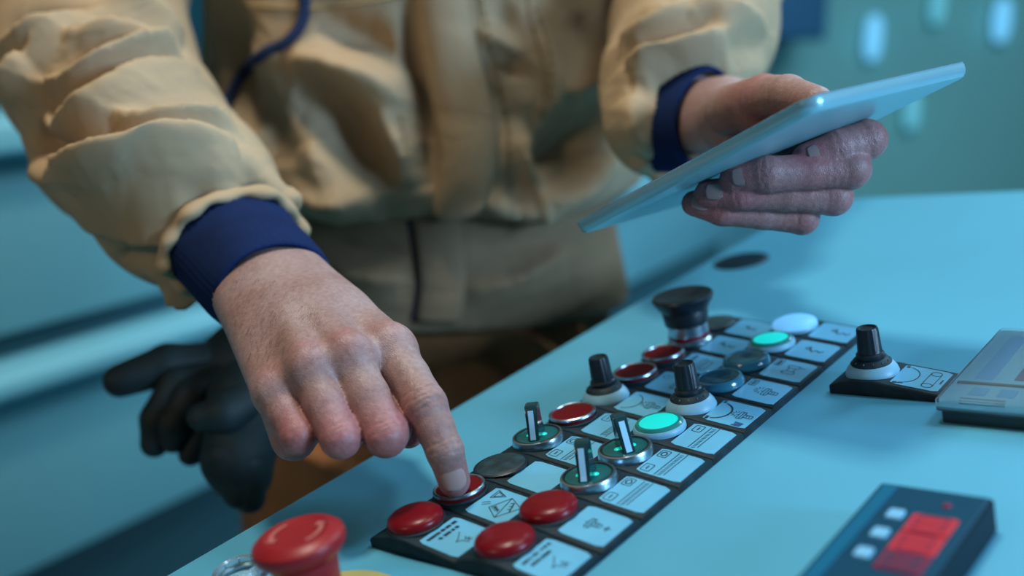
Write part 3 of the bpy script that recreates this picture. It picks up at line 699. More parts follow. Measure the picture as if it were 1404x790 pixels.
# ---------------------------------------------------------------- display terminal at the right
t = empty('display_terminal', on_panel(117, 173), 'grey display terminal with clear cover and three blue icons', 'display')
Wd, Hd = 118, 96
link_mesh('gasket', rslab('gasket', Wd - 3, Hd - 3, 2, [(0, 0), (0, 7.4)], (Wd / 2, Hd / 2)), M_CASEDARK, t, smooth=False)
link_mesh('case', rslab('case', Wd, Hd, 2, [(.3, 7.2), (0, 7.4), (0, 8.3), (.3, 8.6)], (Wd / 2, Hd / 2)), M_CASE, t, smooth=False)
link_mesh('clear_cover', rslab('clear_cover', Wd + .6, Hd + .6, 2.2, [(0, 6.6), (0, 11.4), (.8, 12.2)], (Wd / 2, Hd / 2)), M_GLAZE, t, smooth=False)
link_mesh('screen', rslab('screen', 86, 56, 1, [(0, 8.4), (.2, 8.9)], (25 + 43, 28 + 31)), M_SCREEN, t, smooth=False)
link_mesh('blue_band', rslab('blue_band', 9, 58, .8, [(0, 8.4), (.1, 8.8)], (12, 28 + 31)), M_ICON, t, smooth=False)
link_mesh('divider', box_mesh('divider', .002, .116, .0235, .0255, .0084, .0098), M_CASEDARK, t, smooth=False)
for i in range(3):
    ic = link_mesh('icon_key', rslab('icon_key', 8.0, 9.0, .8, [(0, 8.5), (.2, 8.9)], (14.5 + 12.6 * i, 15.5)), M_ICON, t, smooth=False)
    m_ = strokes_mesh([[(.2, .3), (.5, .7), (.8, .4)], [(.3, .5), (.7, .5)]][i % 2:], .8); m_.materials.append(M_CASE)
    k = child('icon_mark', m_, ic, ((14.5 + 12.6 * i - 5) * .001, 15.5 * .001, .0055)); k.scale = (.2, .2, .55)
link_mesh('brand_line', box_mesh('brand_line', .009, .029, .0065, .0072, .0084, .0089), M_CASEDARK, t, smooth=False)

# ---------------------------------------------------------------- counter with red digits at the lower right
t = empty('panel_meter', on_panel(127, 87), 'dark blue panel meter with red digits and three pale keys', 'meter')
Wm, Hm = 43, 96
link_mesh('meter_body', rslab('meter_body', Wm, Hm, 1.5, [(.8, 0), (0, 1), (0, 12.8), (.6, 13.6)], (Wm / 2, -Hm / 2)), M_METEREDGE, t, smooth=False)
link_mesh('front_plate', rslab('front_plate', Wm - 2.4, Hm - 2.4, 1.2, [(0, 13.3), (0, 14.0), (.4, 14.3)], (Wm / 2, -Hm / 2)), M_METERBODY, t, smooth=False)
link_mesh('side_strip', rslab('side_strip', 5.5, Hm - 5, .5, [(0, 14.0), (.1, 14.6)], (5.2, -Hm / 2)), M_METERSTRIP, t, smooth=False)
for i in range(3):
    link_mesh('pale_key', rslab('pale_key', 6.2, 6.8, 1.2, [(0, 14.0), (.3, 15.0)], (15.2, -23.5 - 14.4 * i)), M_PALEKEY, t, smooth=False)
def seg_digit(cx, cy, s=1.0):
    """one seven segment figure 8, read along the meter's length"""
    v, f = [], []
    for (x0, x1, y0, y1) in ((-5, 5, -.6, .6), (-5, 5, 4.6, 5.8), (-5, 5, -5.8, -4.6), (-6, -5, -5, 0), (-6, -5, 0, 5), (5, 6, -5, 0), (5, 6, 0, 5)):
        k = len(v)
        for x, y in ((x0, y0), (x1, y0), (x1, y1), (x0, y1)): v.append(((cx + x * s) * .001, (cy + y * s) * .001, .01515))
        f.append((k, k + 1, k + 2, k + 3))
    return raw_mesh('digit', v, f)
win = [(-27.5, M_REDLED), (-41.0, M_REDLED), (-54.0, M_REDDIM)]
for y, m in win:
    w_ = link_mesh('digit_window', rslab('digit_window', 16.5, 12.6, .8, [(0, 14.0), (.2, 14.9)], (29.5, y)), m, t, smooth=False)
    link_mesh('digit', seg_digit(29.5, y, .95), M_REDDIM if m is M_REDLED else M_METERBODY, w_, smooth=False)
link_mesh('indicator_dot', lathe('indicator_dot', [(1.6, 14.2), (1.5, 14.9), (.2, 15.1)], 20, cap1=False), M_REDDIM, t, smooth=False).location = (.030, -.012, 0)

# ================================================================ the tablet
def camv(px, py, d): return np.array([(px - CX) / FPX * d, (py - CY) / FPX * d, d])
tA, tB, tC = T(783, 309, 582), T(1110, 131, 440), T(1330, 82, 516)
tu = tA - tB; tw = np.linalg.norm(tu); tu /= tw
tv = tC - tB; tv -= tu * (tv @ tu); th = np.linalg.norm(tv); tv /= th
tn = np.cross(tu, tv)
if tn[2] < 0: tn = -tn                        # screen side, away from the viewer
tcen = (tA + tC) / 2
TM = Matrix(((tu[0], tv[0], tn[0], tcen[0]), (tu[1], tv[1], tn[1], tcen[1]), (tu[2], tv[2], tn[2], tcen[2]), (0, 0, 0, 1)))
TABW, TABH = tw * 1000, th * 1000
tablet = empty('tablet', TM, 'thin silver tablet held in the left hand above the desk', 'tablet')
sgn = 1 if np.dot(np.cross(tu, tv), tn) > 0 else -1
o = link_mesh('back_shell', rslab('back_shell', TABW, TABH, 9, [(5, -7.2), (2.4, -6.8), (.9, -5.4), (.15, -3.4), (0, -1.8), (.05, -.7)], n=10), M_TABLET, tablet, smooth=False)
link_mesh('polished_rim', rslab('polished_rim', TABW + .2, TABH + .2, 9.1, [(.25, -.9), (0, -.7), (0, -.15), (.4, 0)], n=10), M_TABRIM, tablet, smooth=False)
link_mesh('screen_glass', rslab('screen_glass', TABW - 1.6, TABH - 1.6, 8.4, [(0, -.2), (0, .15), (.3, .3)], n=10), M_TABGLASS, tablet, smooth=False)
link_mesh('camera_lens', lathe('camera_lens', [(2.6, -.9), (2.6, 0), (2.0, .1)], 20), M_BLACK, tablet, smooth=False).matrix_local = Matrix.Translation((-TABW * .0005 + .012, TABH * .0005 - .012, -.0068)) @ Matrix.Rotation(math.pi, 4, 'X')
def under(px, py, r):                          # centre of a finger of radius r pressed on the tablet's underside where the pixel meets it
    d = T(px, py, 1000) - CAMP; p0 = tcen - tn * .0072
    s = ((p0 - CAMP) @ tn) / (d @ tn); return CAMP + d * s - tn * r * .001

# ================================================================ hands
def hand_mesh(palm, fingers, bumps, grooves, res, kp=9.0, kf=5.0, relax_it=1):
    """palm: list of (a, b, ra, rb[, flat]); fingers: list of lists of the same; world mm. One continuous skin."""
    allp = [p for p in palm] + [q for f in fingers for q in f]
    pts = np.array([np.array(c[0]) for c in allp] + [np.array(c[1]) for c in allp]); rmax = max(max(c[2], c[3]) for c in allp)
    S = SDF(pts.min(0) - rmax - 4, pts.max(0) + rmax + 4, res)
    sl, X, Y, Z = S.grid()
    P = None
    for c in palm:
        d = cone_dist(X, Y, Z, *c); P = d if P is None else smin(P, d, kp)
    for c, r, k in bumps:
        d = cone_dist(X, Y, Z, c, c, r, r); P = smin(P, d, k)
    out = P.copy()
    for f in fingers:
        G = None
        for c in f:
            d = cone_dist(X, Y, Z, *c); G = d if G is None else smin(G, d, 2.2)
        out = np.minimum(out, smin(P, G, kf))
    for a, b, r, dep in grooves:
        d = cone_dist(X, Y, Z, a, b, r, r); out = np.maximum(out, -smin(-out + 0, d + r - dep, 0) * 0 + out) if False else out + dep * np.exp(-np.maximum(d + r, 0)**2 / (r * r))
    V, Fq = surface_nets(out, S.lo, S.h)
    V = relax(V, Fq, relax_it, .45)
    return V, Fq
mmT = lambda px, py, d: T(px, py, d) * 1000

# ---- right hand, index finger on the red button
RWR = mmT(372, 392, 582); RWE = mmT(322, 335, 632)
MCP = dict(i=mmT(537, 482, 519), m=mmT(480, 494, 501), r=mmT(425, 510, 496), p=mmT(378, 538, 499))
BTN = pan(-55.6, 29.75, 11.4) * 1000; PN_ = (pan(0, 0, 1000) - pan(0, 0, 0)); PN_ /= np.linalg.norm(PN_)
TIPI = mmT(623, 661, 488); PIPI = mmT(583, 556, 490); DIPI = mmT(610, 618, 484)
TIPI = TIPI + PN_ * max(0.0, 7.0 - (TIPI - BTN) @ PN_)
hb = np.cross(MCP['i'] - MCP['p'], MCP['m'] - RWR); hb /= np.linalg.norm(hb)
if hb @ (np.array(CAMP) * 1000 - MCP['m']) < 0: hb = -hb      # back of the hand
def fcone(a, b, ra, rb): return (a, b, ra, rb)
def curled(m, pip, ra, rb, l2, l3, side):
    d = pip - m; L = np.linalg.norm(d); d = d / L
    back = np.array([.10, .97, .05]); up = -d
    mid = pip + l2 * (back * .93 + up * .25 + side * .05); tip = mid + l3 * (up * .93 + back * .1)
    mm_ = m + d * L * .5
    pip2 = pip + back * 9 + d * 1.0
    return [fcone(m, mm_, ra, ra * .985), fcone(mm_, pip, ra * .985, rb), fcone(pip, pip2, rb, rb * .96), fcone(pip2, mid, rb * .96, rb * .88), fcone(mid, tip, rb * .88, rb * .74)]
sd = (MCP['i'] - MCP['p']); sd /= np.linalg.norm(sd)
PIPm, PIPr, PIPp = mmT(529, 598, 480), mmT(467, 601, 477), mmT(410, 598, 483)
fing = [
    [fcone(MCP['i'], (MCP['i'] + PIPI) / 2, 11.8, 10.6), fcone((MCP['i'] + PIPI) / 2, PIPI, 10.6, 10.4), fcone(PIPI, (PIPI + DIPI) / 2, 10.2, 9.0), fcone((PIPI + DIPI) / 2, DIPI, 9.0, 8.7), fcone(DIPI, TIPI, 8.6, 7.6)],
    curled(MCP['m'], PIPm, 10.6, 9.7, 27, 20, sd), curled(MCP['r'], PIPr, 9.9, 9.2, 25, 19, sd), curled(MCP['p'], PIPp, 9.2, 8.5, 20, 17, sd),
    [fcone(mmT(470, 440, 572), mmT(525, 515, 556), 14, 11.5), fcone(mmT(525, 515, 556), mmT(556, 568, 528), 11, 9.6), fcone(mmT(556, 568, 528), mmT(560, 592, 508), 9.2, 8.2)],
]
flatw = (hb, 1.32)
palm = [(RWE, RWR, 26.5, 27.5, flatw), (RWR, (RWR + MCP['m']) / 2, 27.5, 30, (hb, 1.75))]
for key, r0, r1, off in (('i', 15, 12.6, 17), ('m', 15, 12.6, 6), ('r', 15, 12.0, -6), ('p', 15, 11.2, -17)):
    palm.append((RWR + sd * off - hb * 2, MCP[key] - hb * .5, r0, r1))
palm.append((RWR - sd * 12 - hb * 10, (MCP['p'] + PIPp) / 2 - hb * 14, 15, 11))
palm.append((RWR + sd * 12 - hb * 10, (MCP['i'] + MCP['m']) / 2 - hb * 16, 15, 12))
bumps = [(MCP['i'] + hb * 3.6, 9.0, 8), (MCP['m'] + hb * 4.2, 8.4, 8), (MCP['r'] + hb * 3.8, 7.8, 8), (MCP['p'] + hb * 3.0, 7.4, 8)]
for key, q_ in (('i', 2.0), ('m', 2.6), ('r', 2.2)):     # extensor tendons
    palm.append((RWR * .42 + MCP[key] * .58 + hb * 8.5, MCP[key] + hb * 6.5, q_ + .6, q_ + 1.6))
RV, RF_ = hand_mesh(palm, fing, bumps, [], 1.0, kp=9, kf=4.0, relax_it=2)
def creases(V, Fq, items):
    """fine transverse wrinkles: (centre, finger axis, outward normal, width, spacing, count, depth) in mm"""
    N = vnormals(V, Fq); disp = np.zeros(len(V))
    for c, ax, up, w, sp, n, dep in items:
        ax = ax / np.linalg.norm(ax); up = up - ax * (up @ ax); up = up / np.linalg.norm(up); s = np.cross(ax, up)
        q = V - c; t = q @ ax; x = q @ s; u = q @ up; near = (np.abs(t) < n * sp) & (np.abs(x) < w * 1.5) & (u > 0) & (np.linalg.norm(q, axis=1) < w * 2.2)
        for i in range(n):
            o_ = (i - (n - 1) / 2) * sp; bow = .035 * x * x * (1 if i % 2 else -1) * .5 + .25 * np.sin(x * 1.1 + i * 2)
            disp += np.where(near, -dep * np.exp(-((t - o_ - bow) / .55)**2) * np.exp(-(x / w)**2), 0)
    return V + N * disp[:, None]
dI = PIPI - MCP['i']; dI2 = DIPI - PIPI; dI3 = TIPI - DIPI
upI = np.array(CAMP) * 1000 - PIPI; upI /= np.linalg.norm(upI); upI = upI * .8 + hb * .2
RV = creases(RV, RF_, [(PIPI, dI / np.linalg.norm(dI) + dI2 / np.linalg.norm(dI2), upI, 7.5, 2.5, 5, .75), (DIPI, dI2, upI, 6.5, 1.9, 4, .6),
      (PIPm, PIPm - MCP['m'], hb, 7, 2.2, 3, .35), (PIPr, PIPr - MCP['r'], hb, 7, 2.2, 3, .35), (PIPp, PIPp - MCP['p'], hb, 6, 2.2, 3, .35)])

# ---- left hand holding the tablet
LW = mmT(985, 158, 690); LWE = mmT(930, 162, 722)
li = [under(1098, 196, 8.6) * 1000, under(1138, 181, 9.2) * 1000, under(1178, 167, 10.0) * 1000]
dI0 = w2px(li[2] * .001)[1]
base = float(dI0)
def LT(px, py, dd): return mmT(px, py, base + dd)
LM = dict(i=LT(1120, 205, 50), m=LT(1100, 228, 54), r=LT(1080, 248, 56), p=LT(1060, 266, 58))
lm = [LT(1008, 246, -2), LT(1050, 240, -6), LT(1166, 232, -2)]
lr = [LT(972, 266, 6), LT(1015, 265, 2), LT(1143, 270, 6)]
lp = [LT(952, 279, 14), LT(990, 289, 11), LT(1100, 299, 14)]
def chain(mcp, tips, r):
    tip, dip, pip = tips
    return [fcone(mcp, pip, r[0], r[1]), fcone(pip, (pip + dip) / 2, r[1], r[2]), fcone((pip + dip) / 2, dip, r[2], r[2]), fcone(dip, tip, r[2], r[3])]
lf = [chain(LM['i'], li, (11.5, 10.2, 9.4, 8.0)), chain(LM['m'], lm, (11.5, 10.2, 9.4, 8.0)), chain(LM['r'], lr, (11, 9.6, 8.8, 7.6)), chain(LM['p'], lp, (10, 8.6, 7.8, 6.8)),
      [fcone(LT(1000, 152, 80), LT(1048, 135, 40), 15, 13.2), fcone(LT(1048, 135, 40), LT(1080, 131, 8), 12.8, 10.8), fcone(LT(1080, 131, 8), LT(1120, 140, -20), 10.4, 8.0)]]
lb = np.cross(LM['i'] - LM['p'], LM['m'] - LW); lb /= np.linalg.norm(lb)
lpal = [(LWE, LW, 27, 28, (lb, 1.3))]
for k, r0 in (('i', 14), ('m', 14), ('r', 13), ('p', 12)): lpal.append((LW, LM[k], r0, 10.5))
lpal.append((LW, LT(1040, 150, 48), 18, 13))
LV, LF_ = hand_mesh(lpal, lf, [], [], 1.15, kp=8, kf=2.0, relax_it=1)
wrk = []
for tips in (li, lm, lr, lp):
    tip, dip, pip = tips; up = np.array(CAMP) * 1000 - dip
    wrk += [(dip, tip - dip, up, 6.5, 1.9, 3, .55), (pip * .8 + dip * .2, dip - pip, up, 7, 2.4, 4, .5)]
LV = creases(LV, LF_, wrk)

# ---- hidden body under the clothes, so that the hands belong to one figure
TX, TY = -82.0, 985.0; Z0 = CAM_Z * 1000
RSH = np.array([TX - 165, TY - 5, Z0 + 185]); LSH = np.array([TX + 165, TY - 5, Z0 + 185])
REL = mmT(120, 135, 800); LEL = mmT(985, -150, 930)
S = SDF((TX - 300, TY - 260, 40), (TX + 420, TY + 140, Z0 + 420), 9.0)
_, X, Y, Z = S.grid()
b_ = cone_dist(X, Y / .62, Z, (TX, TY / .62, Z0 + 60), (TX, TY / .62, Z0 + 150), 140, 120)
b_ = smin(b_, cone_dist(X, Y / .62, Z, (TX, TY / .62, Z0 - 300), (TX, TY / .62, Z0 + 60), 135, 140), 30)
b_ = smin(b_, cone_dist(X, Y, Z, (TX, TY, Z0 + 230), (TX, TY - 20, Z0 + 330), 60, 55), 40)
for a, b, r1, r2 in ((RSH, mmT(215, -190, 925), 50, 45), (mmT(215, -190, 925), REL, 45, 40), (REL, RWE, 42, 30), (LSH, mmT(1000, -230, 950), 50, 45), (mmT(1000, -230, 950), LEL, 45, 42), (LEL, LWE, 42, 30), ((TX - 85, TY, Z0 - 330), (TX - 95, TY + 10, 120), 78, 45), ((TX + 85, TY, Z0 - 330), (TX + 95, TY + 10, 120), 78, 45)):
    b_ = smin(b_, cone_dist(X, Y, Z, a, b, r1, r2), 25)
BV, BF = surface_nets(b_, S.lo, S.h)
# head bent forward over the desk, above the picture's top edge
HC = np.array([TX + 8, TY - 95, Z0 + 415]); hf = np.array([.06, -.80, -.60]); hf /= np.linalg.norm(hf); hu = np.array([0, -.60, .80]); hu -= hf * (hu @ hf); hu /= np.linalg.norm(hu); hs = np.cross(hf, hu)
S2 = SDF(HC - 190, HC + 190, 4.0); _, X, Y, Z = S2.grid(); hp = lambda f_, u_, s_: HC + hf * f_ + hu * u_ + hs * s_
H_ = cone_dist(X, Y, Z, hp(-18, 34, 0), hp(22, 30, 0), 78, 72)
for a, b, r1, r2, kk in ((hp(30, 0, 0), hp(52, -72, 0), 56, 34, 30), (hp(-15, -20, 0), np.array([TX, TY - 25, Z0 + 235]), 58, 60, 25), (hp(92, 4, 0), hp(108, -24, 0), 9, 13, 10),
                         (hp(84, -52, -16), hp(84, -52, 16), 8, 8, 8), (hp(82, 22, -34), hp(84, 24, 34), 11, 11, 10)):
    H_ = smin(H_, cone_dist(X, Y, Z, a, b, r1, r2), kk)
for sg in (-1, 1):
    H_ = smin(H_, cone_dist(X, Y, Z, hp(-6, 14, sg * 76), hp(-2, -22, sg * 74), 13, 9), 6)
    H_ = np.maximum(H_, -smin(cone_dist(X, Y, Z, hp(96, 6, sg * 33), hp(96, 6, sg * 33), 15, 15), np.float32(60), 0))
    H_ = np.minimum(H_, cone_dist(X, Y, Z, hp(74, 6, sg * 32), hp(74, 6, sg * 32), 13, 13))
HV, HF = surface_nets(H_, S2.lo, S2.h); HV = relax(HV, HF, 1, .4)
BF = np.concatenate([BF, HF + len(BV)]); BV = np.concatenate([BV, HV])
G_ = np.maximum(cone_dist(X, Y, Z, hp(-20, 36, 0), hp(18, 34, 0), 86, 79), (X - HC[0]) * hf[0] + (Y - HC[1]) * hf[1] + (Z - HC[2]) * hf[2] - 62 - .35 * ((X - HC[0]) * hu[0] + (Y - HC[1]) * hu[1] + (Z - HC[2]) * hu[2] - 60))
G_ = np.maximum(G_, -((X - HC[0]) * hu[0] + (Y - HC[1]) * hu[1] + (Z - HC[2]) * hu[2]) - 22)
HAIRV, HAIRF = surface_nets(G_, S2.lo, S2.h); HAIRV = relax(HAIRV, HAIRF, 2, .5)
allV = np.concatenate([RV, LV, BV]) * .001; allF = np.concatenate([RF_, LF_ + len(RV), BF + len(RV) + len(LV)])
pme = quad_mesh('person', allV, allF); pme.materials.append(M_SKIN)
at = pme.attributes.new('flush', 'FLOAT', 'POINT'); fl_ = np.zeros(len(allV))
for c, r, a in [(MCP['i'] + hb * 9, 9, .35), (MCP['m'] + hb * 9, 10, .4), (MCP['r'] + hb * 9, 9, .4), (MCP['p'] + hb * 9, 8, .35), (PIPm, 17, .8), (PIPr, 17, .8), (PIPp, 16, .8), (PIPI, 11, .3), (TIPI, 12, .55), (mmT(560, 592, 508), 16, .8)] + [
               (t_[0], 24, .85) for t_ in (li, lm, lr, lp)] + [(t_[2], 18, .6) for t_ in (li, lm, lr, lp)] + [(t_[1], 22, .55) for t_ in (li, lm, lr, lp)] + [(LT(1046, 136, 40), 22, .5)]:
    fl_ = np.maximum(fl_, a * np.exp(-((allV * 1000 - c)**2).sum(1) / (r * r)))
at.data.foreach_set('value', fl_.astype(np.float32))
person = link_mesh('person', pme, None)
tag(person, 'worker in a tan jacket pressing a red button while holding a tablet', 'person')

M_HAIR = mat('dark hair', (0.02, 0.014, 0.010), .55, var=.4, vscale=120)
link_mesh('hair', quad_mesh('hair', HAIRV * .001, HAIRF), M_HAIR, person)

def nail(tip, dip, up, w, l, r, parent, lift=.35, back=0.0, m=None):
    ax = (tip - dip); ax /= np.linalg.norm(ax); up = up - ax * (up @ ax); up /= np.linalg.norm(up); s = np.cross(ax, up)
    v, f = [], []; nu, nv = 11, 11
    for j in range(nv):
        tt = j / (nv - 1)
        for i in range(nu):
            ss = -1 + 2 * i / (nu - 1)
            edge = 1 - .42 * abs(2 * tt - 1)**3.2 if tt < .5 else 1 - .26 * abs(2 * tt - 1)**3.2
            x = ss * w / 2 * edge
            y = (tt - .5) * l + back + (-.9 * (ss * ss) if tt > .6 else .9 * ss * ss) * abs(2 * tt - 1)
            R = r
            z = math.sqrt(max(R * R - x * x, .1)) + lift - .25 * max(0, .5 - tt) - .010 * (y - back)**2
            v.append((tip + ax * (y) + s * x + up * z) * .001)
    for j in range(nv - 1):
        for i in range(nu - 1): f.append((j * nu + i, j * nu + i + 1, (j + 1) * nu + i + 1, (j + 1) * nu + i))
    me = raw_mesh('fingernail', v, f); o = link_mesh('fingernail', me, m or M_NAIL, parent)
    sm = o.modifiers.new('t', 'SOLIDIFY'); sm.thickness = .0006; sm.offset = -1
    return o
nail(TIPI, DIPI, np.array(CAMP) * 1000 - TIPI, 11.6, 11.5, 7.8, person, .55, -4.0, M_NAILR)
for tips, w in ((li, 10.5), (lm, 10.5), (lr, 9.5), (lp, 8.5)):
    nail(tips[0], tips[1], np.array(CAMP) * 1000 - tips[0] + np.array([-30, 0, 90.]), w * .92, 10.0, 8.0, person, .4, -3.5)

# fine dark hairs on the wrist and the little-finger side of the hand
def body_hair():
    V = RV * .001; N = vnormals(V, RF_); px_, dp_ = w2px(V); rg = random.Random(3); out_v, out_f = [], []
    ok = np.where((((V - CAMP) * N).sum(1) < 0) & (px_[:, 0] < 440) & (px_[:, 1] > 380) & (px_[:, 1] < 500) & (px_[:, 0] > 320))[0]
    fw = (MCP['p'] - RWR); fw /= np.linalg.norm(fw)
    for _ in range(300):
        i = ok[rg.randrange(len(ok))]
        if rg.random() < (px_[i, 0] - 320) / 190: continue
        p = V[i]; d = fw * .8 - sd * .5 + np.array([rg.uniform(-.35, .35) for _ in range(3)]); d -= N[i] * (d @ N[i]); d /= np.linalg.norm(d); s_ = np.cross(d, N[i]); L_ = rg.uniform(.004, .008)
        k = len(out_v)
        for t_, h_, w_ in ((0, -.0003, .00006), (.5, .0006, .00005), (1, .0005, .00002)):
            for e in (-1, 1): out_v.append(p + d * L_ * t_ + N[i] * h_ + s_ * e * w_)
        out_f += [(k, k + 1, k + 3, k + 2), (k + 2, k + 3, k + 5, k + 4)]
    o = link_mesh('arm_hair', raw_mesh('arm_hair', out_v, out_f), mat('arm hair', (0.09, 0.045, 0.035), .6), person); o['kind'] = 'stuff'
body_hair()

# ================================================================ clothes
# ---- jacket body
ZK = np.array([-172, -160, -145, -120, -60, 20, 120, 180, 225, 262, 285]) + Z0
AK = np.array([150, 184, 204, 212, 204, 196, 198, 192, 165, 110, 60.0]); BK = np.array([86, 112, 126, 132, 124, 120, 120, 112, 96, 76, 60.0])
S = SDF((TX - 235, TY - 160, Z0 - 175), (TX + 235, TY + 160, Z0 + 290), 4.0)
_, X, Y, Z = S.grid()
a_ = np.interp(Z, ZK, AK).astype(np.float32); bb = np.interp(Z, ZK, BK).astype(np.float32)
q = np.sqrt(((X - TX) / a_)**2 + ((Y - TY) / bb)**2)
F = np.maximum((q - 1) * np.minimum(a_, bb) * .9, np.maximum(Z - (Z0 + 283), (Z0 - 172) - Z))
JV, JF = surface_nets(F, S.lo, S.h); JV = relax(JV, JF, 3, .5) * .001
jf = [  # (pixel polyline, height mm, width mm)
    ([(322, 0), (300, 60), (306, 130), (330, 190)], -26, 24), ([(430, 20), (470, 50), (540, 60)], -12, 14),
    ([(395, 75), (455, 85), (514, 104), (560, 152)], 11, 15), ([(395, 122), (448, 145), (490, 205), (530, 268)], -27, 18),
    ([(420, 190), (455, 235), (505, 275)], 9, 15), ([(400, 262), (460, 262), (530, 262)], 10, 13), ([(520, 150), (548, 205), (560, 262)], 8, 11),
    ([(450, 40), (520, 70), (565, 110)], -9, 12), ([(340, 120), (380, 200), (400, 260)], -12, 16), ([(560, 0), (572, 90), (590, 190), (597, 270)], -20, 9),
    ([(666, 58), (690, 78), (726, 106)], -9, 8), ([(690, 5), (697, 30), (700, 45)], -9, 7), ([(655, 40), (680, 55), (715, 75)], 7, 9), ([(740, 40), (760, 120), (752, 170)], 6, 12),
    ([(728, 240), (770, 205), (832, 150)], -28, 15), ([(730, 268), (780, 252), (842, 208)], 13, 14), ([(722, 180), (726, 225), (738, 258)], 9, 9),
    ([(770, 130), (810, 110), (850, 70)], 8, 14), ([(690, 150), (720, 170), (750, 160)], -6, 10), ([(700, 225), (712, 262), (700, 285)], -6, 8),
    ([(640, 262), (690, 277), (760, 280)], 7, 9), ([(790, 20), (810, 60), (835, 90)], -7, 12), ([(600, 230), (640, 250), (670, 245)], -4, 12)]
JV = fold_displace(JV, JF, [(p_, a_ * 1.35, w_) for p_, a_, w_ in jf])
jacket = link_mesh('jacket', quad_mesh('jacket', JV, JF), M_JACKET, person)
jb = bvh_of(JV, JF)
def surf_strip(name, left, right, off, m, parent, n=60, k=9, thick=3.0, edge=.8):
    """a band of cloth lying on the jacket between two seam lines"""
    A = resample(left, n); B = resample(right, n); v, f = [], []
    for i in range(n):
        for j in range(k):
            s = j / (k - 1); q = A[i] * (1 - s) + B[i] * s; p, nn = hit(jb, q[0], q[1])
            h = off * (1 - (abs(2 * s - 1))**8 * edge); v.append(p + nn * h * .001)
    V = np.array(v).reshape(n, k, 3)
    for _ in range(40):
        V[1:-1] = V[1:-1] * .5 + (V[:-2] + V[2:]) * .25
    for _ in range(3):
        V[:, 1:-1] = V[:, 1:-1] * .5 + (V[:, :-2] + V[:, 2:]) * .25
    v = V.reshape(-1, 3)
    for i in range(n - 1):
        for j in range(k - 1): f.append((i * k + j, i * k + j + 1, (i + 1) * k + j + 1, (i + 1) * k + j))
    o = link_mesh(name, raw_mesh(name, v, f), m, parent); sm = o.modifiers.new('t', 'SOLIDIFY'); sm.thickness = thick * .001; sm.offset = -1; return o
def surf_tube(name, line_, r, m, parent, off=0.0, n=None, bvh=None):
    L = resample(line_, n or max(12, int(np.linalg.norm(np.diff(np.array(line_, float), axis=0), axis=1).sum() / 6)))
    P = []
    for q in L:
        p, nn = hit(bvh or jb, q[0], q[1]); P.append(p + nn * off * .001)
    P = np.array(P); P[1:-1] = P[1:-1] * .5 + (P[:-2] + P[2:]) * .25
    return link_mesh(name, tube_mesh(name, P, r * .001, 6), m, parent)
surf_strip('placket', [(577, -60), (577, 0), (588, 95), (606, 190), (607, 247), (594, 290)], [(636, -60), (639, 0), (658, 95), (678, 178), (677, 243), (664, 284)], 11, M_JACKET, jacket)
surf_tube('seam', [(655, -40), (658, 20), (677, 95), (695, 178), (694, 243), (680, 280)], 1.0, M_STITCH, jacket, .2)
surf_tube('seam', [(722, -30), (726, 20), (741, 70), (750, 114), (742, 160)], 1.1, M_STITCH, jacket, .2)
surf_tube('seam', [(334, 8), (420, 12), (500, 4), (556, -6)], 1.6, M_STITCH, jacket, .4)
surf_tube('piping', [(300, 175), (312, 140), (335, 100), (365, 72), (395, 58), (413, 35), (418, 0), (412, -30)], 5.0, M_NAVYPIPE, jacket, 1.0)
# rows of single stitches beside the placket
def stitches(line_, step, L, parent):
    P = resample(line_, 200); d = np.r_[0, np.cumsum(np.linalg.norm(np.diff(P, axis=0), axis=1))]; s = 0
    while s < d[-1] - L:
        a = np.array([np.interp(s, d, P[:, k]) for k in (0, 1)]); b = np.array([np.interp(s + L, d, P[:, k]) for k in (0, 1)])
        (p0, n0), (p1, n1) = hit(jb, *a), hit(jb, *b)
        link_mesh('stitch', tube_mesh('stitch', [p0 + n0 * .0005, (p0 + p1) / 2 + n0 * .0011, p1 + n1 * .0005], .0009, 5), M_STITCH, parent); s += step
stitches([(660, 0), (678, 80), (697, 170), (700, 240)], 15, 9, jacket)
stitches([(734, 10), (757, 90), (757, 140)], 15, 9, jacket)
stitches([(548, 160), (557, 210), (560, 258)], 13, 8, jacket)
# ---- shade-darkened tan waistband under the blouse and brown trousers
S = SDF((TX - 220, TY - 160, Z0 - 300), (TX + 220, TY + 150, Z0 - 130), 4.0); _, X, Y, Z = S.grid()
a_ = np.interp(Z, np.array([-290, -245, -200, -140]) + Z0, [196, 194, 184, 172]).astype(np.float32); bb = np.interp(Z, np.array([-290, -245, -200, -140]) + Z0, [122, 120, 113, 100]).astype(np.float32)
q = np.sqrt(((X - TX) / a_)**2 + ((Y - TY) / bb)**2); F = np.maximum((q - 1) * bb * .95, np.maximum(Z - (Z0 - 135), (Z0 - 262) - Z))
WV, WF = surface_nets(F, S.lo, S.h); WV = relax(WV, WF, 2, .5) * .001
WV = fold_displace(WV, WF, [([(640, 400), (700, 385), (780, 345)], 9, 10), ([(650, 345), (720, 335), (790, 320)], -7, 9), ([(440, 330), (490, 345), (550, 350)], -7, 8), ([(440, 365), (500, 380), (555, 385)], 7, 9), ([(648, 440), (720, 425), (800, 395)], -8, 10)])
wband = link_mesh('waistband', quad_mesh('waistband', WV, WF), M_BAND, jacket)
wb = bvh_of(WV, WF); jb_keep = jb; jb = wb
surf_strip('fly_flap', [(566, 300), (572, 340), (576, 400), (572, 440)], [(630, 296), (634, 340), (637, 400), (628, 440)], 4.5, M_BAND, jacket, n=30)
surf_tube('seam', [(560, 300), (568, 340), (572, 400), (566, 440)], 2.0, M_NAVYPIPE, jacket, .2)
jb = jb_keep
S = SDF((TX - 230, TY - 170, 0), (TX + 230, TY + 170, Z0 - 225), 6.0); _, X, Y, Z = S.grid()
F = None
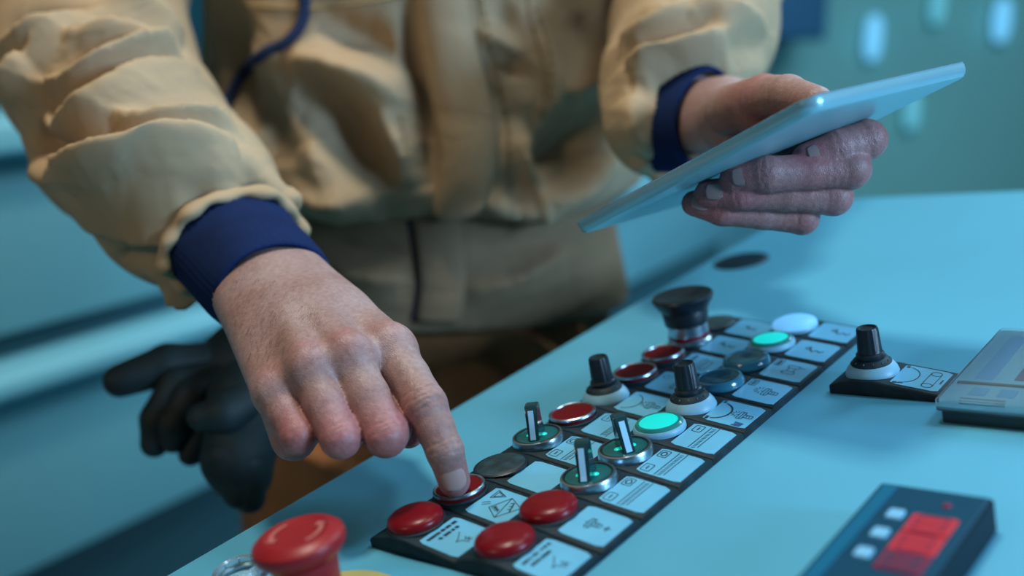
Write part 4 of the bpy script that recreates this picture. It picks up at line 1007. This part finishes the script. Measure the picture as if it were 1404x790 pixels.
a_ = np.interp(Z, np.array([-480, -420, -330, -240]) + Z0, [120, 190, 186, 172]).astype(np.float32); bb = np.interp(Z, np.array([-480, -420, -330, -240]) + Z0, [90, 114, 112, 102]).astype(np.float32)
q = np.sqrt(((X - TX) / a_)**2 + ((Y - TY) / bb)**2); F = np.maximum((q - 1) * bb, np.maximum(Z - (Z0 - 230), (Z0 - 480) - Z))
for s in (-1, 1): F = smin(F, cone_dist(X, Y, Z, (TX + s * 92, TY, Z0 - 400), (TX + s * 110, TY + 15, 60), 104, 66), 20)
F = np.maximum(F, 8 - Z)
PV, PF = surface_nets(F, S.lo, S.h); PV = relax(PV, PF, 2, .5) * .001
PV = fold_displace(PV, PF, [([(700, 440), (740, 470), (770, 500)], 10, 12), ([(660, 470), (700, 500), (720, 540)], -12, 12), ([(780, 430), (790, 460), (800, 480)], 9, 10), ([(380, 580), (430, 620), (470, 640)], 9, 12)])
link_mesh('trousers', quad_mesh('trousers', PV, PF), M_TROUSER, person)

# ---- sleeves
def sleeve(name, chain_, folds, res, parent, k=18, gather=None):
    pts = np.array([c[0] for c in chain_]); r = max(c[1] for c in chain_)
    S = SDF(pts.min(0) - r - 12, pts.max(0) + r + 12, res); _, X, Y, Z = S.grid(); F = None
    for (a, ra), (b, rb) in zip(chain_[:-1], chain_[1:]):
        d = cone_dist(X, Y, Z, a, b, ra, rb); F = d if F is None else smin(F, d, k)
    V, Fq = surface_nets(F, S.lo, S.h); V = relax(V, Fq, 2, .5) * .001
    V = fold_displace(V, Fq, folds)
    V = relax(V, Fq, 1, .3)
    return link_mesh(name, quad_mesh(name, V, Fq), M_JACKET, parent), V, Fq
RS = [(RSH + np.array([10, 0, 0]), 74), (mmT(215, -190, 925), 80), (mmT(118, -40, 860), 77), (mmT(135, 95, 805), 71), (mmT(182, 190, 750), 66), (mmT(255, 270, 694), 58), (mmT(292, 304, 668), 49)]
rfold = [([(-10, 80), (35, 80), (68, 75), (100, 60), (131, 28)], 15, 10), ([(131, 28), (170, 34), (212, 46), (250, 66)], 13, 9), ([(10, 40), (60, 38), (108, 36)], -17, 15), ([(108, 72), (140, 76), (171, 74), (236, 92)], 13, 9),
         ([(74, 120), (110, 124), (152, 119), (194, 100), (238, 86)], 14, 9), ([(58, 158), (85, 178), (114, 187), (162, 172), (224, 132), (268, 112)], 16, 10), ([(64, 140), (92, 144), (120, 134)], -10, 10),
         ([(180, 182), (210, 190), (245, 188), (316, 172)], 13, 8), ([(30, 150), (44, 122), (70, 96)], 9, 9),
         ([(44, 228), (95, 234), (190, 226), (255, 218), (325, 210)], 17, 12), ([(44, 175), (66, 200), (95, 217), (140, 221)], -22, 12), ([(160, 206), (230, 204), (300, 194)], -9, 8),
         ([(272, 268), (286, 284), (294, 308)], -12, 6), ([(345, 245), (353, 264), (352, 284)], -14, 7), ([(385, 262), (394, 282), (396, 296)], 6, 7),
         ([(158, 358), (205, 350), (262, 352)], -13, 7), ([(160, 342), (205, 336), (258, 338)], 6, 9), ([(215, 374), (240, 382), (262, 396)], -9, 6), ([(225, 395), (250, 407), (268, 420)], 6, 7)]
sleeve('sleeve', RS, [(p_, a_ * 1.2, w_) for p_, a_, w_ in rfold], 2.6, jacket)
LS = [(LSH - np.array([10, 0, 0]), 72), (mmT(1000, -230, 950), 72), (mmT(968, -60, 885), 68), (mmT(950, 40, 820), 62), (mmT(930, 118, 765), 55), (mmT(908, 163, 738), 42)]
lfold = [([(850, 60), (900, 40), (945, 10)], 9, 9), ([(850, 35), (890, 25), (925, 0)], -12, 10), ([(862, 100), (905, 80), (985, 48)], 12, 9), ([(875, 78), (930, 55), (980, 30)], -13, 8), ([(945, 12), (1000, 30), (1055, 42)], 9, 10),
         ([(990, 62), (1025, 58), (1058, 55)], -9, 10), ([(890, 120), (930, 92), (1000, 90)], -9, 10), ([(905, 110), (920, 130), (915, 150)], -9, 6), ([(868, 130), (875, 170), (888, 215)], 7, 9), ([(925, 95), (945, 112), (990, 105)], -8, 6)]
sleeve('sleeve', LS, [(p_, a_ * 1.35, w_) for p_, a_, w_ in lfold], 2.8, jacket)
def cuff(a, b, ra, rb, flat, parent, n=26, seg=96, flare=3.0):
    """ribbed knit cuff, a closed double wall so that its opening shows an edge"""
    a = np.array(a); b = np.array(b); ax = b - a; L = np.linalg.norm(ax); ax /= L; nrm = flat[0] - ax * (flat[0] @ ax); nrm /= np.linalg.norm(nrm); s = np.cross(ax, nrm)
    v, f = [], []
    rows = [(i / (n - 1), 0) for i in range(n)] + [(1.012, -1.0), (1.0, -2.6), (.8, -3.0)]
    for t, inn in rows:
        r = ra + (rb - ra) * min(t, 1) + inn + (1.6 * math.sin(min(t, 1) * math.pi)) + (1.3 * math.sin(t * 9) if inn == 0 else 0) * .6
        for k in range(seg):
            an = 2 * math.pi * k / seg; rib = .55 * math.cos(k * math.pi) if inn == 0 else 0
            w = 1 + .02 * math.sin(an * 3 + t * 4)
            v.append((a + ax * (t * L) + (s * math.cos(an) + nrm * math.sin(an) / flat[1]) * (r * w + rib)) * .001)
    for i in range(len(rows) - 1):
        for k in range(seg): f.append((i * seg + k, i * seg + (k + 1) % seg, (i + 1) * seg + (k + 1) % seg, (i + 1) * seg + k))
    return link_mesh('cuff', raw_mesh('cuff', v, f), M_NAVY, parent)
def hem(a, b, t0, rad, minor, flat, parent, waves=7, amp=4.0, seg=160, ph=0.0):
    """gathered hem of a sleeve: a puckered roll of cloth around the start of the cuff"""
    a = np.array(a); b = np.array(b); ax = b - a; L = np.linalg.norm(ax); ax /= L; nrm = flat[0] - ax * (flat[0] @ ax); nrm /= np.linalg.norm(nrm); s = np.cross(ax, nrm)
    v, f = [], []; m = 14
    for k in range(seg):
        an = 2 * math.pi * k / seg
        w = math.sin(an * waves + ph) + .5 * math.sin(an * (waves * 2 + 1) + 1.3 + ph)
        rr = rad + amp * .8 * w; mi = minor * (1 + .22 * math.sin(an * waves * 2 + .7))
        d = s * math.cos(an) + nrm * math.sin(an) / flat[1]
        c = a + ax * (t0 * L + amp * .7 * w) + d * rr
        for j in range(m):
            q = 2 * math.pi * j / m; v.append((c + d * mi * math.cos(q) - ax * mi * 1.5 * math.sin(q)) * .001)
    for k in range(seg):
        for j in range(m): f.append((k * m + j, k * m + (j + 1) % m, ((k + 1) % seg) * m + (j + 1) % m, ((k + 1) % seg) * m + j))
    return link_mesh('sleeve_hem', raw_mesh('sleeve_hem', v, f), M_JACKET, parent)
hem(mmT(300, 312, 658), mmT(374, 395, 584), .30, 41.5, 4.5, (hb, 1.28), jacket, waves=6, amp=1.8, ph=.6)
hem(mmT(908, 165, 735), mmT(968, 160, 700), .16, 41, 5, (lb, 1.25), jacket, waves=5, amp=1.6, ph=2.0)
cuff(mmT(300, 312, 658), mmT(374, 395, 584), 39, 34, (hb, 1.28), jacket)
cuff(mmT(908, 165, 735), mmT(968, 160, 700), 40, 34, (lb, 1.25), jacket)

# ================================================================ work gloves hanging at the hip
def sdf_thing(prims, res, k=6):
    pts = np.array([np.array(c[0]) for c in prims] + [np.array(c[1]) for c in prims]); r = max(max(c[2], c[3]) for c in prims)
    S = SDF(pts.min(0) - r - 3, pts.max(0) + r + 3, res); _, X, Y, Z = S.grid(); F = None
    for c in prims:
        d = cone_dist(X, Y, Z, *c); F = d if F is None else smin(F, d, k)
    V, Fq = surface_nets(F, S.lo, S.h); return relax(V, Fq, 2, .5) * .001, Fq
def glove_thing(name, palm_, fingers_, label):
    V, Fq = sdf_thing(palm_, 2.0, 9); root = None
    base_ = T(*name[1])
    t = empty('work_glove', Matrix.Translation(Vector(base_)), label, 'glove', 'black work gloves at the hip')
    inv = np.array(base_)
    link_mesh('palm', quad_mesh('palm', V - inv, Fq), M_GLOVE, t)
    for f in fingers_:
        V, Fq = sdf_thing(f, 1.8, 3); link_mesh('glove_finger', quad_mesh('glove_finger', V - inv, Fq), M_GLOVE, t)
    return t
G = lambda x, y, d: mmT(x, y, d)
glove_thing(('g', (330, 560, 760)), [(G(345, 500, 770), G(300, 530, 760), 34, 30), (G(300, 530, 760), G(275, 540, 752), 28, 22), (G(380, 470, 785), G(345, 500, 770), 30, 34)],
    [[(G(290, 500, 752), G(230, 500, 740), 16, 15), (G(230, 500, 740), G(165, 522, 728), 15, 12)],
     [(G(290, 515, 745), G(245, 530, 730), 14, 14), (G(245, 530, 730), G(218, 575, 722), 14, 13), (G(218, 575, 722), G(212, 608, 722), 12.5, 10)],
     [(G(300, 525, 738), G(265, 545, 722), 14, 14), (G(265, 545, 722), G(242, 580, 716), 14, 12), (G(242, 580, 716), G(238, 602, 718), 12, 10)],
     [(G(310, 545, 735), G(285, 575, 724), 13, 12), (G(285, 575, 724), G(262, 622, 724), 11, 9)]],
    'black work glove with its fingers pointing left, tucked at the hip')
glove_thing(('h', (330, 640, 750)), [(G(345, 550, 709), G(326, 630, 702), 30, 23), (G(326, 630, 702), G(334, 655, 702), 22, 18)],
    [[(G(350, 545, 694), G(310, 565, 682), 15, 14), (G(310, 565, 682), G(275, 572, 680), 13, 9)], [(G(312, 625, 692), G(328, 676, 694), 15, 11)], [(G(338, 635, 694), G(342, 682, 696), 14, 11)]],
    'black work glove hanging straight down below the other glove')
